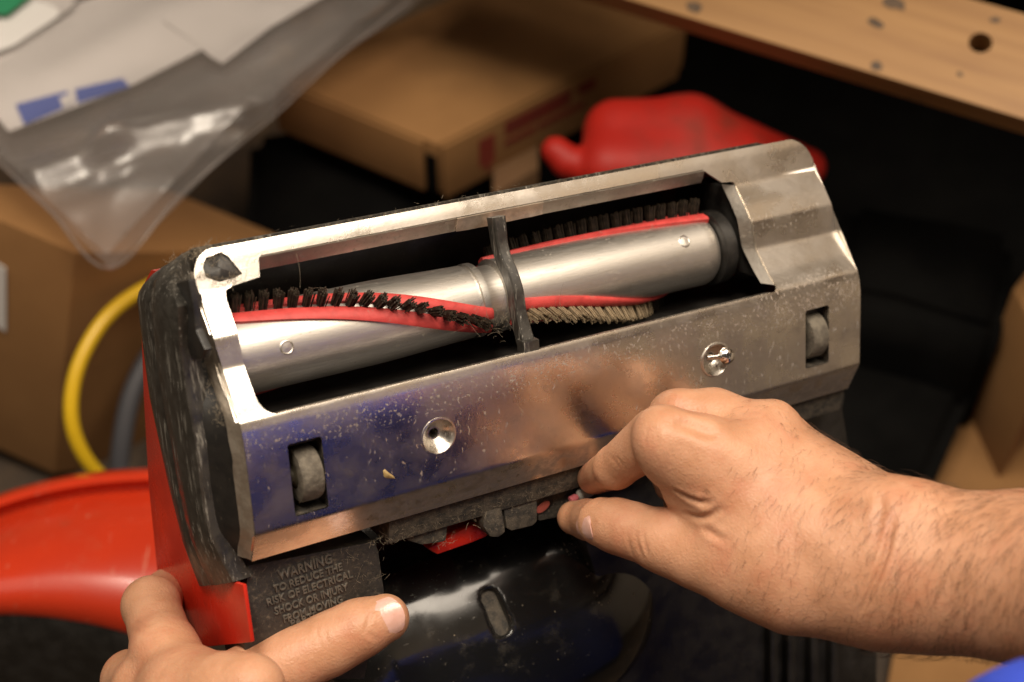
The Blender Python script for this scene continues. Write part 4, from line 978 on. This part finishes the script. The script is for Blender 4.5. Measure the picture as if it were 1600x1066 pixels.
groove('R', path((1046, 768), (1060, 775), (1078, 784), (1094, 790), (1108, 786)), 0.0012, 0.0013)
groove('R', path((1068, 806), (1088, 811), (1108, 805), (1122, 795)), 0.0012, 0.0012)
groove('R', path((1094, 790), (1100, 778), (1098, 768)), 0.0010, 0.0006)
groove('R', path((1092, 824), (1110, 836), (1132, 842)), 0.0014, 0.0007)
groove('R', path((1050, 655), (1080, 660), (1104, 670), (1122, 678)), 0.0026, 0.0018)
groove('R', path((1392, 806), (1388, 832), (1378, 868), (1364, 906), (1350, 940), (1340, 965)), 0.0011, 0.0015)
groove('R', path((1384, 800), (1372, 820), (1366, 850)), 0.0018, 0.0004)
groove('R', path((1366, 766), (1374, 782), (1372, 800), (1362, 815)), 0.0016, 0.0009)
for s in (0, 14, 25): groove('R', path((974 + s, 830), (977 + s, 848), (981 + s, 862), (986 + s, 876)), 0.0008, 0.0003)
for s in (0, 9, 17): groove('R', path((1010 + s, 664), (1004 + s, 680), (1004 + s, 698)), 0.0008, 0.00022)
for s in (0, 8): groove('R', path((948 + s, 714), (956 + s, 722), (964 + s, 736)), 0.0008, 0.0003)
for s in (0, 10): groove('R', path((1150 + s, 640), (1168 + s, 636), (1186 + s, 640)), 0.0010, 0.0002)
vR, fR = R_.mesh(); del R_
# ---- left hand
L_ = field_for([(130, 860, 0.56), (660, 880, 0.60), (140, 1400, 0.52), (660, 1400, 0.52), (200, 900, 0.72)], VXL, 0.02)
dth = depth_of(Vw(V(2, -0.0165, 545, 985))) - 0.010
chain(L_, [(602, 966, dth, 0.0098), (560, 983, dth - 0.001, 0.0112), (512, 1008, dth - 0.002, 0.0112)], 0.005)
chain(L_, [(512, 1008, dth - 0.002, 0.0112), (455, 1034, dth - 0.004, 0.0116), (392, 1062, dth - 0.005, 0.0124)], 0.008)
chain(L_, [(392, 1064, dth - 0.005, 0.0126), (330, 1130, dth - 0.008, 0.0185), (330, 1230, dth - 0.006, 0.024)], 0.010)
chain(L_, [(300, 1090, 0.600, 0.0150), (258, 1020, 0.622, 0.0130), (236, 946, 0.652, 0.0118)], 0.006)
chain(L_, [(236, 946, 0.652, 0.0116), (262, 925, 0.700, 0.0098), (300, 930, 0.735, 0.0085)], 0.004)
chain(L_, [(290, 1120, 0.600, 0.0160), (230, 1080, 0.622, 0.0135), (205, 1062, 0.650, 0.0120)], 0.006)
chain(L_, [(205, 1062, 0.650, 0.0118), (230, 1060, 0.70, 0.0100), (280, 1060, 0.735, 0.0085)], 0.004)
chain(L_, [(300, 1200, 0.605, 0.0160), (225, 1160, 0.635, 0.0135), (205, 1150, 0.66, 0.0115)], 0.006)
chain(L_, [(205, 1150, 0.66, 0.0115), (240, 1150, 0.71, 0.0090)], 0.004)
chain(L_, [(320, 1260, 0.61, 0.0150), (250, 1230, 0.645, 0.0120), (230, 1220, 0.67, 0.0100)], 0.006)
chain(L_, [(300, 1085, 0.598, 0.0150), (350, 1090, 0.585, 0.0150), (392, 1075, 0.578, 0.0130)], 0.010)
chain(L_, [(300, 1120, 0.600, 0.020), (350, 1260, 0.590, 0.026), (420, 1400, 0.555, 0.026), (520, 1560, 0.50, 0.029), (700, 1850, 0.42, 0.036)], 0.014)
chain(L_, [(330, 1130, dth - 0.006, 0.0185), (380, 1300, 0.565, 0.024)], 0.014)
groove('L', path((592, 1004), (580, 990), (576, 972), (584, 952), (606, 935)), 0.0009, 0.0005)
for s in (0, 13): groove('L', path((490 + s, 974), (496 + s, 990), (504 + s, 1008)), 0.0008, 0.0003)
for s in (0, 11): groove('L', path((200, 968 + s), (215, 974 + s), (234, 972 + s)), 0.0008, 0.0003)
vL, fL = L_.mesh(); del L_


def camP(x, y, z): return CAM_POS + cam_dir(x, y, z)


# ---- the covered part of the body, out of the frame
elR, elL = W(1960, 960, 0.49), W(700, 1850, 0.42)
shR, shL = camP(0.66, -0.10, -0.10), camP(0.40, -0.34, -0.02)
T_ = Field(camP(0.4, -0.3, -0.3) - 0.75, camP(0.4, -0.3, -0.3) + 0.75, 0.0065)
up3 = np.array([0, 0, 1.0]); cT = camP(0.50, -0.36, -0.30)
T_.cone(W(1640, 905, 0.552), W(1800, 930, 0.52), 0.0275, 0.0335, 0.01); T_.cone(W(1800, 930, 0.52), elR, 0.0335, 0.0375, 0.01); T_.cone(W(420, 1400, 0.555), W(520, 1560, 0.50), 0.0250, 0.0290, 0.01); T_.cone(W(520, 1560, 0.50), elL, 0.0290, 0.036, 0.01)
T_.cone(elR, shR, 0.0375, 0.05, 0.02); T_.cone(elL, shL, 0.036, 0.05, 0.02); T_.cone(shR, shL, 0.06, 0.06, 0.05)
T_.cone(cT + up3 * 0.12, cT - up3 * 0.45, 0.14, 0.13, 0.06)
vT, fT = T_.mesh(); del T_
verts = np.concatenate([vR, vL, vT]); faces = np.concatenate([fR, fL + len(vR), fT + len(vR) + len(vL)])
body = pobj('body', verts, faces, SKIN, per, off=PL_)


def surf(verts, px, py, rad=36):
    """point of a vertex cloud seen at a pixel, nearest to the camera"""
    c = (verts - CAM_POS) @ CR; x = 800 + F * c[:, 0] / -c[:, 2]; y = 533 - F * c[:, 1] / -c[:, 2]
    m = (x - px) ** 2 + (y - py) ** 2 < rad
    if not m.any(): return None
    i = np.argmin(np.where(m, -c[:, 2], 9)); return verts[i]


nb = np.zeros(len(verts) * 3); body.data.vertices.foreach_get('normal', nb); nb = nb.reshape(-1, 3)
for key, sl_, vv in (('R', slice(0, len(vR)), vR), ('L', slice(len(vR), len(vR) + len(vL)), vL)):
    disp = np.zeros(len(vv))
    for pts, w, depth in CREASES[key]:
        P = [surf(vv, *q) for q in pts]; P = [p for p in P if p is not None]
        if len(P) < 2: continue
        P = np.array(P)
        for _ in range(4): P[1:-1] = 0.25 * P[:-2] + 0.5 * P[1:-1] + 0.25 * P[2:]
        lo_, hi_ = P.min(0) - 0.012, P.max(0) + 0.012; I = np.where(np.all((vv > lo_) & (vv < hi_), 1))[0]; D = np.full(len(I), 9.0); A = np.zeros(len(I))
        for n_, (a, b) in enumerate(zip(P[:-1], P[1:])):
            e = b - a; t = np.clip((vv[I] - a) @ e / (e @ e + 1e-15), 0, 1); d = np.linalg.norm(vv[I] - a - t[:, None] * e, axis=1); m = d < D
            D[m] = d[m]; A[m] = ((n_ + t[m]) / (len(P) - 1))
        g = np.exp(-(D / w) ** 2) - 0.30 * np.exp(-((D - 2.2 * w) / w) ** 2)        # a valley with a soft lip on either side
        disp[I] -= depth * g * np.sin(np.pi * np.clip(A, 0.02, 0.98)) ** 0.6
    vv += nb[sl_] * disp[:, None]
verts = np.concatenate([vR, vL, vT]); body.data.vertices.foreach_set('co', (verts - PL_).ravel()); body.data.update()
nb = np.zeros(len(verts) * 3); body.data.vertices.foreach_get('normal', nb); nb = nb.reshape(-1, 3); nR_, nL_ = nb[:len(vR)], nb[len(vR):len(vR) + len(vL)]
S_ = Field(camP(0.4, -0.3, -0.3) - 0.80, camP(0.4, -0.3, -0.3) + 0.80, 0.008)
S_.cone(shR * 0.55 + elR * 0.45, shR, 0.062, 0.072, 0.03); S_.cone(shL * 0.55 + elL * 0.45, shL, 0.062, 0.072, 0.03); S_.cone(shR, shL, 0.085, 0.085, 0.06)
S_.cone(cT + up3 * 0.14, cT - up3 * 0.42, 0.185, 0.18, 0.06)
S_.cone(W(1620, 1145, 0.44), cT - up3 * 0.05, 0.016, 0.09, 0.05); S_.cone(W(1545, 1122, 0.45), W(1650, 1106, 0.44), 0.010, 0.013, 0.02)
vS, fS = S_.mesh(); del S_
pobj('shirt', vS, fS, SHIRT, per, off=PL_)

# ---- nails
def nail(name, c, along, out, w, l, r):
    c, along, out = map(np.asarray, (c, along, out)); along = along / np.linalg.norm(along); out = out - along * (out @ along); out /= np.linalg.norm(out); sd = np.cross(along, out)
    rows = []
    for i, t in enumerate(np.linspace(-1, 1, 13)):
        row = []
        for s in np.linspace(-1, 1, 11):
            ww = w * (1 - 0.10 * t * t) * (1 - max(0, abs(t) - 0.6) ** 2 * 2.4); x = s * ww
            row.append(c + along * (t * l * (1 - 0.12 * s * s)) + sd * x + out * (math.sqrt(max(r * r - x * x, 1e-9)) - r - 0.0005 * t * t * (1 if t > 0 else 0.8) - 0.0004 * max(0, abs(s) - 0.8) / 0.2))
        rows.append(row)
    bm = bmesh.new(); loft(bm, rows); bmesh.ops.recalc_face_normals(bm, faces=bm.faces); bmesh.ops.solidify(bm, geom=bm.faces[:], thickness=0.0005)
    return obj(name, bm, NAIL, per, angle=60, off=PL_)


def normal_at(vv, nn, c, rad): m = np.linalg.norm(vv - c, axis=1) < rad; n = nn[m].mean(0); return n / np.linalg.norm(n)


tipL, ipL = W(602, 966, dth), W(512, 1008, dth - 0.002)
nc = surf(vL, 606, 967); nn_ = normal_at(vL, nL_, nc, 0.004)
nail('thumb_nail', nc + nn_ * 0.0001, tipL - ipL, nn_, 0.0075, 0.0083, 0.0105)
tipR, ipR = W(898, 811, dt - 0.001), W(988, 829, 0.618)
nc = surf(vR, 906, 829); nn_ = normal_at(vR, nR_, nc, 0.003)
nail('thumb_nail', nc + nn_ * 0.0001, tipR - ipR, nn_, 0.0058, 0.0070, 0.0085)

# ---- dark hair on the right arm and the backs of the hands
rnd = random.Random(3); hv, hf = [], []
cp = (vR - CAM_POS) @ CR; pxs = 800 + F * cp[:, 0] / -cp[:, 2]; pys = 533 - F * cp[:, 1] / -cp[:, 2]
me = body.data; nrmR = np.zeros((len(me.vertices), 3)); me.vertices.foreach_get('normal', nrmR.ravel()); nrmR = nrmR[:len(vR)]
cand = np.where((pxs > 1140) & (pxs < 1720) & (nrmR @ cam_dir(0, 0, 1) > 0.05))[0]
for i in np.random.RandomState(4).choice(cand, min(2600, len(cand)), replace=False):
    x = pxs[i]
    if rnd.random() > min(1, max(0.12, (x - 1120) / 380)): continue
    n = nrmR[i]; dirn = cam_dir(-0.35 + rnd.uniform(-.4, .4), -0.85 + rnd.uniform(-.3, .3), 0.0); dirn = dirn - n * (dirn @ n); dirn /= np.linalg.norm(dirn) + 1e-9
    l = rnd.uniform(0.004, 0.010) * (1 if x > 1380 else 0.7); p = vR[i]; side = np.cross(n, dirn); bend = rnd.uniform(-0.5, 0.5); r = 0.000056
    base = len(hv); K = 5
    for k in range(K):
        t = k / (K - 1); q = p + dirn * l * t + side * bend * l * t * t + n * (0.0002 + 0.0016 * math.sin(t * 2.4) * l / 0.008); rr = r * (1 - 0.7 * t)
        for a in (0, 2.1, 4.2): hv.append(q + rr * (math.cos(a) * side + math.sin(a) * n))
    for k in range(K - 1):
        for a in range(3): hf.append((base + k * 3 + a, base + k * 3 + (a + 1) % 3, base + k * 3 + 3 + (a + 1) % 3, base + k * 3 + 3 + a))
tag(pobj('arm_hair', hv, hf, HAIRM, per, off=PL_), kind='stuff')


# ------------------------------------------------------------------ lint and fluff caught on the head (vacuum frame)
def fluff(name, spots, seed, parent=vac):
    rnd = random.Random(seed); hv, hf = [], []
    for (c, spread, n, l, r) in spots:
        for _ in range(n):
            p = np.asarray(c) + np.array([rnd.gauss(0, s) for s in spread]); d = np.array([rnd.gauss(0, 1) for _ in range(3)]); d /= np.linalg.norm(d); e = np.array([rnd.gauss(0, 1) for _ in range(3)]); e /= np.linalg.norm(e)
            ll = l * rnd.uniform(0.4, 1.0); base = len(hv); K = 5
            for k in range(K):
                t = k / (K - 1); q = p + d * ll * t + e * ll * 0.5 * t * t
                for a in range(3): hv.append(q + r * (math.cos(a * 2.1) * e + math.sin(a * 2.1) * np.cross(d, e)))
            for k in range(K - 1):
                for a in range(3): hf.append((base + k * 3 + a, base + k * 3 + (a + 1) % 3, base + k * 3 + 3 + (a + 1) % 3, base + k * 3 + 3 + a))
    return tag(pobj(name, hv, hf, LINT, parent), kind='stuff')


sp = []
for a in np.linspace(-0.135, 0.12, 26): sp.append(((a, 0.1027, -0.0455), (0.004, 0.0003, 0.0010), random.choice((0, 0, 1, 4)), 0.0022, 0.00005))
for b in np.linspace(0.045, 0.100, 22): sp.append(((-0.1545, b, prof(b) - 0.0085), (0.0012, 0.0022, 0.0012), random.choice((4, 10, 22)), 0.0030, 0.00006))
for q in ((300, 398), (312, 392), (322, 388), (330, 402), (318, 432), (340, 441), (366, 436), (345, 392), (308, 515), (318, 540), (306, 480)):
    p = PS(*q); sp.append(((p[0], p[1], p[2] + 0.0004), (0.0013, 0.0013, 0.0004), 45, 0.0026, 0.00007))
for q in ((612, 838), (640, 826), (668, 818), (706, 806), (740, 797), (780, 786), (830, 770), (850, 765), (700, 845), (590, 850), (745, 808)):
    p = V(2, -0.0125, *q); sp.append((p, (0.003, 0.0012, 0.0012), 22, 0.0035, 0.00006))
for q in ((395, 895), (420, 890), (520, 872), (545, 868), (590, 900), (560, 900)):
    p = V(2, -0.0160, *q); sp.append((p, (0.003, 0.002, 0.0004), 10, 0.004, 0.00005))
for b in np.linspace(-0.02, 0.03, 5): sp.append((rp(b - 0.03, th_at(b - 0.03, 0), RR + 0.004), (0.004, 0.002, 0.002), 6, 0.012, 0.00005))
for a in (-0.12, -0.11, -0.10): sp.append((rp(a, th_at(a, 0), RR + 0.006), (0.004, 0.002, 0.002), 1, 0.020, 0.00005))
sp.append((rp(-0.024, -0.5, RR), (0.003, 0.003, 0.002), 40, 0.005, 0.00006))
for _ in range(50):
    a, b = random.uniform(-0.145, 0.1), random.uniform(0.0, 0.04); sp.append(((a, b, 0.0004), (0.001, 0.001, 0.0002), 1, 0.005, 0.000035))
fluff('lint', sp, 5)
# flakes of dirt on the motor cover
dv = np.array([v.co[:] for v in dome.data.vertices]); dn_ = np.array([v.normal[:] for v in dome.data.vertices])
hv, hf = [], []; rs = np.random.RandomState(2)
spots = [V(2, -0.03, *q) for q in ((915, 875), (925, 895), (930, 915), (905, 865))]
sel = [i for i in rs.choice(len(dv), 900, replace=False) if dn_[i][2] > 0.1 and rs.rand() < 0.16]
near = [i for i in range(len(dv)) if min(np.linalg.norm(dv[i][:2] - s[:2]) for s in spots) < 0.006 and dn_[i][2] > 0]
sel += list(rs.choice(near, min(50, len(near)), replace=False)) if near else []
for i in sel:
    r = rs.uniform(0.0002, 0.0007); c = dv[i] + dn_[i] * r * 0.2; base = len(hv)
    for k in range(8): hv.append(c + r * rs.uniform(0.5, 1.1, 3) * np.array([1 if k & 1 else -1, 1 if k & 2 else -1, 1 if k & 4 else -1]) * 0.6)
    for f in BOXF: hf.append(tuple(base + j for j in f))
tag(pobj('dirt_flakes', hv, hf, LINT, vac, smooth=False), kind='stuff')
